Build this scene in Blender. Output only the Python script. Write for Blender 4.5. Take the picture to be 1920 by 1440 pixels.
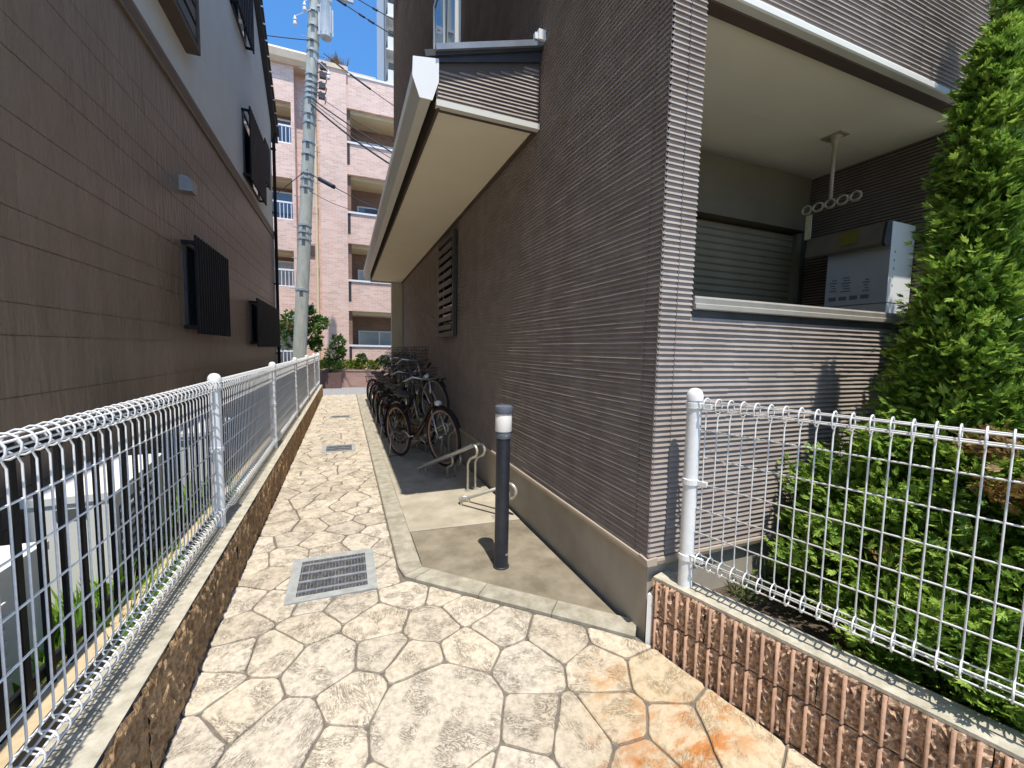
import bpy, math, random
from mathutils import Vector, Matrix
from mathutils import noise as mnoise

for o in list(bpy.data.objects): bpy.data.objects.remove(o)
S = bpy.context.scene
COL = S.collection
rad = math.radians

# ------------------------------------------------------------------ camera
cam = bpy.data.cameras.new('camera'); camo = bpy.data.objects.new('camera', cam); COL.objects.link(camo)
cam.sensor_fit = 'HORIZONTAL'; cam.sensor_width = 36.0; cam.lens = 36.0*781.49/1920
cam.clip_start = 0.02; cam.clip_end = 3000
R0 = Vector((0.928429, -0.371003, 0.01941)); R1 = Vector((-0.011633, -0.081254, -0.996626)); R2 = Vector((0.371329, 0.92507, -0.079755))
camo.matrix_world = Matrix(((R0.x, -R1.x, -R2.x, 0), (R0.y, -R1.y, -R2.y, 0), (R0.z, -R1.z, -R2.z, 1.38), (0, 0, 0, 1)))
S.camera = camo
S.cycles.diffuse_bounces = 8; S.cycles.max_bounces = 14
S.render.resolution_x = 1024; S.render.resolution_y = 768

# ------------------------------------------------------------------ sky, sun, exposure
TOSUN = Vector((-0.05, -1.0, 2.75)).normalized()
elev = math.asin(TOSUN.z)
W = bpy.data.worlds.new('World'); S.world = W; W.use_nodes = True
nt = W.node_tree
bg = nt.nodes['Background']
sky = nt.nodes.new('ShaderNodeTexSky'); sky.sky_type = 'NISHITA'; sky.sun_disc = False
sky.sun_elevation = elev; sky.sun_rotation = math.atan2(TOSUN.x, TOSUN.y)
sky.air_density = 1.0; sky.dust_density = 0.6; sky.ozone_density = 3.0
hsv = nt.nodes.new('ShaderNodeHueSaturation'); hsv.inputs['Saturation'].default_value = 1.27
nt.links.new(sky.outputs[0], hsv.inputs['Color']); nt.links.new(hsv.outputs[0], bg.inputs[0]); bg.inputs[1].default_value = 0.138
sl = bpy.data.lights.new('sun', 'SUN'); sl.energy = 3.0; sl.angle = rad(0.53); sl.color = (1.0, 0.95, 0.87)
so = bpy.data.objects.new('sun', sl); COL.objects.link(so)
so.rotation_euler = (-TOSUN).to_track_quat('-Z', 'Y').to_euler(); so.location = (0, -5, 20)
S.view_settings.view_transform = 'Standard'; S.view_settings.look = 'None'
S.view_settings.exposure = 0.98; S.view_settings.gamma = 1.0

# ------------------------------------------------------------------ helpers
WL = {}
def wl(o): return WL.get(o.name, Vector((0, 0, 0)))

class MB:
    def __init__(s): s.v = []; s.f = []
    def quad(s, a, b, c, d):
        n = len(s.v); s.v += [tuple(a), tuple(b), tuple(c), tuple(d)]; s.f.append((n, n+1, n+2, n+3))
    def poly(s, pts):
        n = len(s.v); s.v += [tuple(p) for p in pts]; s.f.append(tuple(range(n, n+len(pts))))
    def box(s, x0, y0, z0, x1, y1, z1):
        if x0 > x1: x0, x1 = x1, x0
        if y0 > y1: y0, y1 = y1, y0
        if z0 > z1: z0, z1 = z1, z0
        n = len(s.v)
        s.v += [(x0,y0,z0),(x1,y0,z0),(x1,y1,z0),(x0,y1,z0),(x0,y0,z1),(x1,y0,z1),(x1,y1,z1),(x0,y1,z1)]
        for q in ((0,3,2,1),(4,5,6,7),(0,1,5,4),(1,2,6,5),(2,3,7,6),(3,0,4,7)): s.f.append(tuple(n+i for i in q))
        return s
    def obox(s, c, ux, uy, uz, hx, hy, hz):
        c = Vector(c); ux = Vector(ux).normalized(); uy = Vector(uy).normalized(); uz = Vector(uz).normalized()
        n = len(s.v)
        for k in (-1, 1):
            for (i, j) in ((-1,-1),(1,-1),(1,1),(-1,1)): s.v.append(tuple(c+ux*hx*i+uy*hy*j+uz*hz*k))
        for q in ((0,3,2,1),(4,5,6,7),(0,1,5,4),(1,2,6,5),(2,3,7,6),(3,0,4,7)): s.f.append(tuple(n+i for i in q))
        return s
    def tube(s, pts, r, n=8, closed=False, r2=None, caps=True):
        P = [Vector(p) for p in pts]; m = len(P); b = len(s.v)
        up = None
        for i, p in enumerate(P):
            if closed: t = P[(i+1) % m]-P[i-1]
            else: t = P[min(i+1, m-1)]-P[max(i-1, 0)]
            if t.length < 1e-9: t = Vector((0,0,1))
            t.normalize()
            if up is None:
                a = Vector((0,0,1)) if abs(t.z) < .9 else Vector((1,0,0))
            else: a = up
            x = a - t*a.dot(t)
            if x.length < 1e-6: x = t.orthogonal()
            x.normalize(); up = x; y = t.cross(x)
            rr = r if r2 is None else r+(r2-r)*i/(m-1)
            for k in range(n):
                g = 2*math.pi*k/n; s.v.append(tuple(p+x*rr*math.cos(g)+y*rr*math.sin(g)))
        for i in range(m if closed else m-1):
            j = (i+1) % m
            for k in range(n):
                k2 = (k+1) % n; s.f.append((b+i*n+k, b+i*n+k2, b+j*n+k2, b+j*n+k))
        if not closed and caps:
            s.f.append(tuple(b+k for k in range(n))[::-1]); s.f.append(tuple(b+(m-1)*n+k for k in range(n)))
        return s
    def lathe(s, prof, c=(0,0,0), n=20):
        b = len(s.v)
        for (r, z) in prof:
            for k in range(n):
                g = 2*math.pi*k/n; s.v.append((c[0]+r*math.cos(g), c[1]+r*math.sin(g), c[2]+z))
        for i in range(len(prof)-1):
            for k in range(n):
                k2 = (k+1) % n; s.f.append((b+i*n+k, b+i*n+k2, b+(i+1)*n+k2, b+(i+1)*n+k))
        s.f.append(tuple(b+k for k in range(n))[::-1]); s.f.append(tuple(b+(len(prof)-1)*n+k for k in range(n)))
        return s
    def prism(s, poly, axis, a0, a1):
        n = len(s.v); m = len(poly)
        for a in (a0, a1):
            for (p, q) in poly:
                s.v.append((a,p,q) if axis == 'x' else (p,a,q) if axis == 'y' else (p,q,a))
        s.f.append(tuple(range(n, n+m))[::-1]); s.f.append(tuple(range(n+m, n+2*m)))
        for i in range(m):
            j = (i+1) % m; s.f.append((n+i, n+j, n+m+j, n+m+i))
        return s
    def build(s, name, mat, parent=None, loc=None, smooth=False, local=False, recalc=True, mats=None):
        org = Vector(loc) if loc is not None else (wl(parent) if parent else Vector((0,0,0)))
        if local: org = Vector((0,0,0))
        me = bpy.data.meshes.new(name)
        me.from_pydata([(v[0]-org.x, v[1]-org.y, v[2]-org.z) for v in s.v], [], s.f)
        if recalc:
            import bmesh
            bm = bmesh.new(); bm.from_mesh(me); bmesh.ops.recalc_face_normals(bm, faces=bm.faces); bm.to_mesh(me); bm.free()
        me.materials.append(mat)
        if smooth:
            me.polygons.foreach_set('use_smooth', [True]*len(me.polygons))
        o = bpy.data.objects.new(name, me); COL.objects.link(o)
        if parent: o.parent = parent; WL[o.name] = org
        else:
            if loc is not None: o.location = org
            WL[o.name] = org
        return o

def smooth_angle(o, a=40):
    me = o.data
    me.polygons.foreach_set('use_smooth', [True]*len(me.polygons))
    try: me.set_sharp_from_angle(angle=rad(a))
    except Exception: pass
    return o

def tag(o, label=None, cat=None, group=None, kind=None):
    if label: o['label'] = label
    if cat: o['category'] = cat
    if group: o['group'] = group
    if kind: o['kind'] = kind
    return o

def thing(name, label, cat, loc=(0,0,0), group=None):
    o = bpy.data.objects.new(name, None); COL.objects.link(o); o.location = loc; o.empty_display_size = .1
    WL[o.name] = Vector(loc)
    return tag(o, label, cat, group)

def inst(src, parent, loc, rotz=0):
    c = src.copy(); COL.objects.link(c); c.parent = parent; c.location = loc; c.rotation_euler = (0, 0, rotz); WL[c.name] = wl(parent)
    return c

# ------------------------------------------------------------------ materials
def N(nt, t, **k):
    n = nt.nodes.new(t)
    for a, b in k.items(): setattr(n, a, b)
    return n

def mat(name, c1, c2=None, scale=6.0, rough=.75, bump=0.0, bscale=80.0, metal=0.0, rand=0.0, detail=6.0, island=0.0, spec=.4, stretch=None, lo=.35, hi=.65, dist=.004, trans=0.0):
    m = bpy.data.materials.new(name); m.use_nodes = True; nt = m.node_tree; L = nt.links
    b = nt.nodes['Principled BSDF']; b.inputs['Roughness'].default_value = rough; b.inputs['Metallic'].default_value = metal
    b.inputs['Specular IOR Level'].default_value = spec
    tc = N(nt, 'ShaderNodeTexCoord'); vec = tc.outputs['Object']
    if stretch:
        mp = N(nt, 'ShaderNodeMapping'); mp.inputs['Scale'].default_value = stretch; L.new(vec, mp.inputs[0]); vec = mp.outputs[0]
    col = None
    if c2:
        n1 = N(nt, 'ShaderNodeTexNoise'); n1.inputs['Scale'].default_value = scale; n1.inputs['Detail'].default_value = detail; n1.inputs['Roughness'].default_value = .62
        L.new(vec, n1.inputs['Vector'])
        cr = N(nt, 'ShaderNodeValToRGB'); cr.color_ramp.elements[0].position = lo; cr.color_ramp.elements[1].position = hi
        cr.color_ramp.elements[0].color = (*c1, 1); cr.color_ramp.elements[1].color = (*c2, 1)
        L.new(n1.outputs[0], cr.inputs[0]); col = cr.outputs[0]
    if rand or island:
        h = N(nt, 'ShaderNodeHueSaturation')
        if col: L.new(col, h.inputs['Color'])
        else: h.inputs['Color'].default_value = (*c1, 1)
        mr = N(nt, 'ShaderNodeMapRange')
        if island:
            g = N(nt, 'ShaderNodeNewGeometry'); L.new(g.outputs['Random Per Island'], mr.inputs[0]); a = island
        else:
            g = N(nt, 'ShaderNodeObjectInfo'); L.new(g.outputs['Random'], mr.inputs[0]); a = rand
        mr.inputs[3].default_value = 1-a; mr.inputs[4].default_value = 1+a
        L.new(mr.outputs[0], h.inputs['Value']); col = h.outputs[0]
    if col: L.new(col, b.inputs['Base Color'])
    else: b.inputs['Base Color'].default_value = (*c1, 1)
    if bump:
        n2 = N(nt, 'ShaderNodeTexNoise'); n2.inputs['Scale'].default_value = bscale; n2.inputs['Detail'].default_value = 5
        L.new(vec, n2.inputs['Vector'])
        bp = N(nt, 'ShaderNodeBump'); bp.inputs['Strength'].default_value = bump; bp.inputs['Distance'].default_value = dist
        L.new(n2.outputs[0], bp.inputs['Height']); L.new(bp.outputs[0], b.inputs['Normal'])
    return m

def foliage(name, dark, mid, tip, scale=7.0, transl=.35):
    m = bpy.data.materials.new(name); m.use_nodes = True; nt = m.node_tree; L = nt.links
    b = nt.nodes['Principled BSDF']; b.inputs['Roughness'].default_value = .55; b.inputs['Specular IOR Level'].default_value = .3
    g = N(nt, 'ShaderNodeNewGeometry'); tc = N(nt, 'ShaderNodeTexCoord')
    n1 = N(nt, 'ShaderNodeTexNoise'); n1.inputs['Scale'].default_value = scale; n1.inputs['Detail'].default_value = 3
    L.new(tc.outputs['Object'], n1.inputs['Vector'])
    ad = N(nt, 'ShaderNodeMath', operation='MULTIPLY_ADD'); L.new(g.outputs['Random Per Island'], ad.inputs[0]); ad.inputs[1].default_value = .45
    sub = N(nt, 'ShaderNodeMath', operation='SUBTRACT'); L.new(n1.outputs[0], sub.inputs[0]); sub.inputs[1].default_value = .2
    L.new(sub.outputs[0], ad.inputs[2])
    cr = N(nt, 'ShaderNodeValToRGB'); e = cr.color_ramp.elements; e[0].position = .2; e[0].color = (*dark, 1); e[1].position = .75; e[1].color = (*tip, 1)
    k = cr.color_ramp.elements.new(.5); k.color = (*mid, 1)
    L.new(ad.outputs[0], cr.inputs[0]); L.new(cr.outputs[0], b.inputs['Base Color'])
    tr = N(nt, 'ShaderNodeBsdfTranslucent'); L.new(cr.outputs[0], tr.inputs[0])
    mx = N(nt, 'ShaderNodeMixShader'); mx.inputs[0].default_value = transl
    L.new(b.outputs[0], mx.inputs[1]); L.new(tr.outputs[0], mx.inputs[2]); L.new(mx.outputs[0], nt.nodes['Material Output'].inputs[0])
    return m

def stone_mat():
    m = bpy.data.materials.new('flagstone'); m.use_nodes = True; nt = m.node_tree; L = nt.links
    b = nt.nodes['Principled BSDF']; b.inputs['Roughness'].default_value = .8; b.inputs['Specular IOR Level'].default_value = .3
    g = N(nt, 'ShaderNodeNewGeometry'); oi = N(nt, 'ShaderNodeObjectInfo')
    pos = g.outputs['Position']
    rot = N(nt, 'ShaderNodeVectorRotate', rotation_type='Z_AXIS'); L.new(pos, rot.inputs['Vector'])
    mu = N(nt, 'ShaderNodeMath', operation='MULTIPLY'); L.new(oi.outputs['Random'], mu.inputs[0]); mu.inputs[1].default_value = 37.0
    L.new(mu.outputs[0], rot.inputs['Angle'])
    mp = N(nt, 'ShaderNodeMapping'); mp.inputs['Scale'].default_value = (1.0, 2.9, 1); L.new(rot.outputs[0], mp.inputs[0])
    n1 = N(nt, 'ShaderNodeTexNoise'); n1.inputs['Scale'].default_value = 8; n1.inputs['Detail'].default_value = 9; n1.inputs['Roughness'].default_value = .68; n1.inputs['Distortion'].default_value = 1.6
    L.new(mp.outputs[0], n1.inputs['Vector'])
    # thin ridge lines where the noise crosses a level
    def ridge(level, width):
        s = N(nt, 'ShaderNodeMath', operation='SUBTRACT'); L.new(n1.outputs[0], s.inputs[0]); s.inputs[1].default_value = level
        a = N(nt, 'ShaderNodeMath', operation='ABSOLUTE'); L.new(s.outputs[0], a.inputs[0])
        r = N(nt, 'ShaderNodeMapRange'); L.new(a.outputs[0], r.inputs[0]); r.inputs[1].default_value = 0; r.inputs[2].default_value = width; r.inputs[3].default_value = 1; r.inputs[4].default_value = 0
        return r.outputs[0]
    r1 = ridge(.46, .026); r2 = ridge(.56, .020)
    mxx = N(nt, 'ShaderNodeMath', operation='MAXIMUM'); L.new(r1, mxx.inputs[0]); L.new(r2, mxx.inputs[1])
    n3 = N(nt, 'ShaderNodeTexNoise'); n3.inputs['Scale'].default_value = 9; n3.inputs['Detail'].default_value = 3; L.new(pos, n3.inputs['Vector'])
    rr = N(nt, 'ShaderNodeMapRange'); L.new(n3.outputs[0], rr.inputs[0]); rr.inputs[1].default_value = .47; rr.inputs[2].default_value = .57
    lines = N(nt, 'ShaderNodeMath', operation='MULTIPLY'); L.new(mxx.outputs[0], lines.inputs[0]); L.new(rr.outputs[0], lines.inputs[1])
    # mottled cream
    n2 = N(nt, 'ShaderNodeTexNoise'); n2.inputs['Scale'].default_value = 34; n2.inputs['Detail'].default_value = 9; n2.inputs['Roughness'].default_value = .78; L.new(pos, n2.inputs['Vector'])
    cr = N(nt, 'ShaderNodeValToRGB'); e = cr.color_ramp.elements; e[0].position = .36; e[0].color = (.35, .295, .22, 1); e[1].position = .55; e[1].color = (.565, .49, .375, 1)
    L.new(n2.outputs[0], cr.inputs[0])
    hs = N(nt, 'ShaderNodeHueSaturation'); L.new(cr.outputs[0], hs.inputs['Color'])
    mr = N(nt, 'ShaderNodeMapRange'); L.new(oi.outputs['Random'], mr.inputs[0]); mr.inputs[3].default_value = .88; mr.inputs[4].default_value = 1.1; L.new(mr.outputs[0], hs.inputs['Value'])
    mr2 = N(nt, 'ShaderNodeMapRange'); mr2.inputs[3].default_value = .9; mr2.inputs[4].default_value = 1.06
    fr = N(nt, 'ShaderNodeMath', operation='FRACT'); L.new(mu.outputs[0], fr.inputs[0]); L.new(fr.outputs[0], mr2.inputs[0]); L.new(mr2.outputs[0], hs.inputs['Saturation'])
    # chiselled lines
    mix = N(nt, 'ShaderNodeMix', data_type='RGBA'); L.new(hs.outputs[0], mix.inputs['A']); mix.inputs['B'].default_value = (.13, .10, .07, 1)
    lf = N(nt, 'ShaderNodeMath', operation='MULTIPLY'); L.new(lines.outputs[0], lf.inputs[0]); lf.inputs[1].default_value = .85; L.new(lf.outputs[0], mix.inputs['Factor'])
    # warm area + rust stain near the ribbed wall
    def spot(cx, cy, r0, r1, sx=1, sy=1, streak=False):
        s = N(nt, 'ShaderNodeVectorMath', operation='SUBTRACT'); L.new(pos, s.inputs[0]); s.inputs[1].default_value = (cx, cy, 0)
        q = N(nt, 'ShaderNodeVectorMath', operation='MULTIPLY'); L.new(s.outputs[0], q.inputs[0]); q.inputs[1].default_value = (sx, sy, 0)
        l = N(nt, 'ShaderNodeVectorMath', operation='LENGTH'); L.new(q.outputs[0], l.inputs[0])
        nz = N(nt, 'ShaderNodeTexNoise'); nz.inputs['Scale'].default_value = 14; nz.inputs['Detail'].default_value = 6; L.new(pos, nz.inputs['Vector'])
        ma = N(nt, 'ShaderNodeMath', operation='MULTIPLY_ADD'); L.new(nz.outputs[0], ma.inputs[0]); ma.inputs[1].default_value = .35; L.new(l.outputs['Value'], ma.inputs[2])
        r = N(nt, 'ShaderNodeMapRange'); L.new(ma.outputs[0], r.inputs[0]); r.inputs[1].default_value = r0; r.inputs[2].default_value = r1; r.inputs[3].default_value = 1; r.inputs[4].default_value = 0
        if streak:
            mps = N(nt, 'ShaderNodeMapping'); mps.inputs['Rotation'].default_value = (0, 0, -.9); mps.inputs['Scale'].default_value = (1, 2.6, 1); L.new(pos, mps.inputs[0])
            ns = N(nt, 'ShaderNodeTexNoise'); ns.inputs['Scale'].default_value = 8; ns.inputs['Detail'].default_value = 8; ns.inputs['Roughness'].default_value = .7; L.new(mps.outputs[0], ns.inputs['Vector'])
            rs = N(nt, 'ShaderNodeMapRange'); L.new(ns.outputs[0], rs.inputs[0]); rs.inputs[1].default_value = .46; rs.inputs[2].default_value = .60
            ms = N(nt, 'ShaderNodeMath', operation='MULTIPLY'); L.new(rs.outputs[0], ms.inputs[0]); L.new(r.outputs[0], ms.inputs[1]); return ms.outputs[0]
        return r.outputs[0]
    cur = mix.outputs['Result']
    for (args, col, f) in (((1.25, 1.1, .3, .85, 1, 1), (.48, .34, .16, 1), .5), ((1.13, 1.06, .24, .48, .7, 1.3, True), (.42, .15, .025, 1), .9), ((1.03, 1.40, .19, .36, 1.1, 1.5, True), (.42, .20, .05, 1), .75)):
        k = N(nt, 'ShaderNodeMix', data_type='RGBA'); L.new(cur, k.inputs['A']); k.inputs['B'].default_value = col
        q = N(nt, 'ShaderNodeMath', operation='MULTIPLY'); L.new(spot(*args), q.inputs[0]); q.inputs[1].default_value = f; L.new(q.outputs[0], k.inputs['Factor'])
        cur = k.outputs['Result']
    L.new(cur, b.inputs['Base Color'])
    hsum = N(nt, 'ShaderNodeMath', operation='MULTIPLY_ADD'); L.new(lines.outputs[0], hsum.inputs[0]); hsum.inputs[1].default_value = -.45; L.new(n1.outputs[0], hsum.inputs[2])
    h2 = N(nt, 'ShaderNodeMath', operation='MULTIPLY_ADD'); L.new(n2.outputs[0], h2.inputs[0]); h2.inputs[1].default_value = .25; L.new(hsum.outputs[0], h2.inputs[2])
    bp = N(nt, 'ShaderNodeBump'); bp.inputs['Strength'].default_value = .6; bp.inputs['Distance'].default_value = .012
    L.new(h2.outputs[0], bp.inputs['Height']); L.new(bp.outputs[0], b.inputs['Normal'])
    return m

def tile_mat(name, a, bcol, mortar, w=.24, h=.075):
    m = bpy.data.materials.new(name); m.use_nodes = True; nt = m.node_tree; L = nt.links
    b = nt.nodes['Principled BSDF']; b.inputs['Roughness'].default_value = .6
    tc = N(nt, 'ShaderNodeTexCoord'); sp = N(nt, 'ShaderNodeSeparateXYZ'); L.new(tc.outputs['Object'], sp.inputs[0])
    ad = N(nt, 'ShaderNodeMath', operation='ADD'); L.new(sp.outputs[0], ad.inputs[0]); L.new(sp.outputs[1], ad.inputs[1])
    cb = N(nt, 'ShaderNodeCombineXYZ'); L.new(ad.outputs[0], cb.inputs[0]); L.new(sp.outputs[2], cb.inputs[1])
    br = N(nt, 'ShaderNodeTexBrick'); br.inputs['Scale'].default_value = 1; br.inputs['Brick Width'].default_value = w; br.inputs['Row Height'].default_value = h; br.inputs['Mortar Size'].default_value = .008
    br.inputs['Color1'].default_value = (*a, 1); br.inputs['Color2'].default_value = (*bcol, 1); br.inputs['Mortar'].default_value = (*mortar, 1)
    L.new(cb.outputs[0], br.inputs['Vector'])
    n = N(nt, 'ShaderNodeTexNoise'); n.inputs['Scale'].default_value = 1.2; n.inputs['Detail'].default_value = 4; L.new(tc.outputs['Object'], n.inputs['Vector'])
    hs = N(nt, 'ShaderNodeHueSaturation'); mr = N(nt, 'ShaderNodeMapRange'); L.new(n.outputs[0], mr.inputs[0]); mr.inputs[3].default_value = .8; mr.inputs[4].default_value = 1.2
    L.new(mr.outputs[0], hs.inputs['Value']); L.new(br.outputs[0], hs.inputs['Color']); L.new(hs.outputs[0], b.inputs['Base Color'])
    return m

def glass_mat(name, c, rough=.05):
    return mat(name, c, rough=rough, spec=.9)

M = {}
M['stone'] = stone_mat()
M['grout'] = mat('grout', (.12, .10, .08), (.19, .165, .13), scale=30, rough=.95, bump=.5, bscale=150)
M['kerb'] = mat('kerb_concrete', (.25, .225, .165), (.42, .385, .30), scale=12, rough=.9, bump=.6, bscale=120, detail=9)
M['slab_light'] = mat('light_concrete', (.30, .265, .195), (.45, .40, .31), scale=3, rough=.9, bump=.3, bscale=200, detail=8)
M['slab'] = mat('worn_concrete', (.15, .125, .085), (.285, .245, .175), scale=4.0, rough=.9, bump=.35, bscale=160, detail=9)
M['bikefloor'] = M['slab_light']
M['rib'] = mat('ribbed_siding', (.275, .226, .196), (.355, .30, .262), scale=5, rough=.7, bump=.25, bscale=260, rand=.05)
M['siding_back'] = mat('siding_groove', (.10, .085, .078), rough=.8)
M['found'] = mat('foundation_render', (.34, .305, .25), (.43, .39, .33), scale=3, rough=.85, bump=.15, bscale=120, detail=8)
M['ledge'] = mat('ledge_metal', (.40, .335, .265), (.44, .37, .295), scale=5, rough=.5)
M['cream'] = mat('soffit_cream', (.83, .765, .585), (.88, .815, .635), scale=1.2, rough=.85, detail=4)
M['beige'] = mat('beige_metal', (.60, .55, .43), (.63, .58, .46), scale=3, rough=.5)
M['gutter'] = mat('gutter_ivory', (.66, .64, .56), (.69, .67, .59), scale=2, rough=.4)
M['brown_trim'] = mat('brown_trim', (.085, .06, .045), (.10, .07, .053), scale=6, rough=.6)
M['dark_metal'] = mat('dark_metal', (.035, .035, .04), (.05, .05, .055), scale=10, rough=.45)
M['flash_grey'] = mat('flashing_grey', (.20, .22, .25), (.26, .28, .31), scale=8, rough=.4, metal=.3)
M['white'] = mat('white_plastic', (.78, .78, .76), (.82, .82, .80), scale=5, rough=.4)
M['shutter'] = mat('shutter_slat', (.17, .14, .085), (.20, .165, .105), scale=4, rough=.5)
M['alu'] = mat('aluminium_rail', (.36, .33, .28), (.42, .39, .335), scale=9, rough=.4, metal=.2)
M['bracket'] = mat('bracket_beige', (.38, .33, .235), (.42, .365, .26), scale=9, rough=.5)
M['heater'] = mat('heater_white', (.66, .69, .70), (.70, .73, .74), scale=3, rough=.45)
M['heater_lit'] = mat('heater_white_lit', (.78, .78, .74), (.82, .82, .78), scale=3, rough=.45)  # paler copy of the heater white, sunlight put into the colour
M['heater_cover'] = mat('heater_cover', (.20, .17, .125), (.24, .205, .15), scale=6, rough=.5)
M['print_grey'] = mat('printed_grey', (.22, .25, .29), rough=.6)
M['yellow'] = mat('yellow_sticker', (.22, .19, .03), (.26, .22, .04), scale=20, rough=.5)
M['black'] = mat('black_paint', (.010, .010, .011), (.017, .016, .017), scale=12, rough=.6, spec=.2)
M['bollard'] = mat('bollard_black', (.018, .02, .028), (.028, .031, .042), scale=16, rough=.42, bump=.1, bscale=300)
M['bollard_cap'] = mat('bollard_grey', (.09, .105, .13), (.12, .135, .165), scale=14, rough=.5)
M['lamp_white'] = mat('frosted_lamp', (.80, .77, .72), (.84, .81, .76), scale=10, rough=.5)
M['wire'] = mat('white_coated_wire', (.62, .62, .60), (.82, .82, .81), scale=22, rough=.45)
M['postw'] = mat('white_post_paint', (.70, .71, .70), (.82, .82, .81), scale=16, rough=.4, bump=.05, bscale=60)
M['block_rough'] = mat('split_block', (.17, .098, .045), (.46, .30, .155), scale=30, rough=.95, bump=.9, bscale=90, rand=.14, detail=9, dist=.01)
M['block_face'] = mat('ribbed_block', (.22, .135, .08), (.68, .47, .32), scale=55, rough=.95, bump=.9, bscale=110, rand=.08, detail=8, dist=.008)
M['rib_block'] = mat('block_rib', (.32, .19, .125), (.46, .29, .195), scale=40, rough=.85, bump=.3, bscale=140, rand=.08)
M['cap'] = mat('block_cap', (.33, .30, .225), (.52, .475, .375), scale=16, rough=.95, bump=.6, bscale=90, detail=9)
M['galv'] = mat('galvanised_tube', (.48, .46, .40), (.60, .58, .52), scale=24, rough=.42, metal=.55)
M['grate'] = mat('grate_steel', (.22, .24, .26), (.36, .38, .40), scale=30, rough=.45, metal=.35, rand=.06)
M['grate_dark'] = mat('grate_dark', (.06, .065, .075), (.22, .23, .25), scale=60, rough=.5, metal=.3, rand=.2)
M['grate_frame'] = mat('grate_frame', (.27, .28, .265), (.38, .385, .36), scale=16, rough=.6, bump=.2, bscale=90)
M['dark_pan'] = mat('drain_dark_pan', (.03, .03, .035), (.10, .09, .075), scale=34, rough=.95)
M['left_siding'] = mat('brown_siding', (.235, .165, .110), (.285, .20, .137), scale=3.4, rough=.40, bump=.75, bscale=11, rand=.05, stretch=(1, 1.9, .40), dist=.035, spec=.5)
M['stucco'] = mat('pale_stucco', (.80, .74, .61), (.85, .79, .66), scale=2.2, rough=.9, bump=.3, bscale=180, detail=8)
M['band'] = mat('brown_band', (.16, .115, .08), (.19, .138, .098), scale=4, rough=.5)
M['dark_glass'] = glass_mat('dark_glass', (.015, .02, .026))
M['sky_glass'] = glass_mat('sky_reflecting_glass', (.10, .16, .24), .03)  # blue sky reflection put into the glass colour
M['pale_glass'] = mat('pale_reflecting_glass', (.36, .42, .44), (.46, .51, .52), scale=3, rough=.15, spec=.8)  # pale blue-white reflection put into the glass colour
M['ac'] = mat('ac_casing', (.70, .70, .65), (.76, .76, .71), scale=4, rough=.5)
M['ac_dark'] = mat('ac_recess', (.10, .11, .10), rough=.7)
M['soil'] = mat('soil', (.05, .038, .026), (.13, .10, .07), scale=14, rough=1, bump=.8, bscale=60, detail=9, dist=.02)
M['tan'] = mat('tan_coping', (.46, .36, .21), (.56, .45, .29), scale=16, rough=.9, bump=.3, bscale=90)
M['ground'] = mat('ground', (.40, .38, .34), (.48, .46, .41), scale=1.5, rough=.95)  # kept pale so the unseen ground bounces light up to the ceilings
M['asphalt'] = mat('road_grey', (.24, .235, .235), (.31, .305, .30), scale=9, rough=.95, bump=.3, bscale=220)
M['tile'] = tile_mat('pink_tile', (.76, .53, .44), (.61, .40, .32), (.74, .60, .52))
M['tile_side'] = M['tile']
M['tile_brown_shaded'] = tile_mat('brown_shaded_tile', (.26, .155, .11), (.20, .115, .08), (.24, .17, .13))  # brown tile darkened, the recess shade is put into its colour
M['brick'] = tile_mat('planter_brick', (.46, .28, .24), (.38, .22, .19), (.42, .33, .29), .21, .07)
M['cornice'] = mat('cornice_tan', (.62, .50, .37), (.70, .57, .43), scale=3, rough=.8)
M['soffit_tan'] = mat('soffit_tan', (.60, .50, .31), (.64, .54, .34), scale=3, rough=.8)
M['pipe_cream'] = mat('pipe_cream', (.70, .62, .44), rough=.5)
M['railw'] = mat('rail_white', (.78, .78, .80), rough=.4)
M['tower'] = mat('tower_white', (.56, .56, .55), (.62, .62, .61), scale=.8, rough=.7)
M['tower_dark'] = mat('tower_shade', (.16, .17, .18), rough=.7)
M['pole'] = mat('pole_concrete', (.33, .345, .30), (.46, .475, .42), scale=9, rough=.85, bump=.2, bscale=60, stretch=(1, 1, .25))
M['steel'] = mat('band_steel', (.30, .33, .35), (.44, .47, .49), scale=20, rough=.45, metal=.4)
M['trafo'] = mat('transformer_grey', (.46, .50, .53), (.54, .58, .61), scale=5, rough=.45)
M['porcelain'] = mat('porcelain', (.74, .72, .70), rough=.25)
M['cable'] = mat('cable_black', (.018, .02, .032), rough=.6)
M['bark'] = mat('bark', (.10, .065, .04), (.17, .12, .08), scale=20, rough=.95, bump=.7, bscale=50)
M['fol'] = foliage('cypress_leaf', (.05, .115, .014), (.17, .30, .035), (.42, .55, .10))
M['fol2'] = foliage('cypress_leaf_back', (.045, .10, .014), (.15, .275, .035), (.38, .50, .10))
M['dead'] = foliage('dry_leaf', (.10, .06, .02), (.22, .13, .04), (.36, .25, .08))
M['shrub'] = foliage('shrub_leaf', (.03, .075, .018), (.07, .15, .03), (.16, .27, .06), scale=3)
M['hedge'] = foliage('hedge_leaf', (.05, .10, .008), (.14, .22, .012), (.30, .36, .03), scale=4)
M['grass'] = foliage('weed_blade', (.07, .16, .02), (.17, .34, .04), (.34, .54, .08), scale=9)
M['rubber'] = mat('tyre_rubber', (.014, .014, .014), (.022, .022, .022), scale=30, rough=.8)
M['rim'] = mat('rim_steel', (.30, .30, .29), (.38, .38, .37), scale=30, rough=.35, metal=.6)
M['rimbrown'] = mat('rim_tan', (.36, .20, .12), (.42, .25, .16), scale=30, rough=.5)
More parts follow.
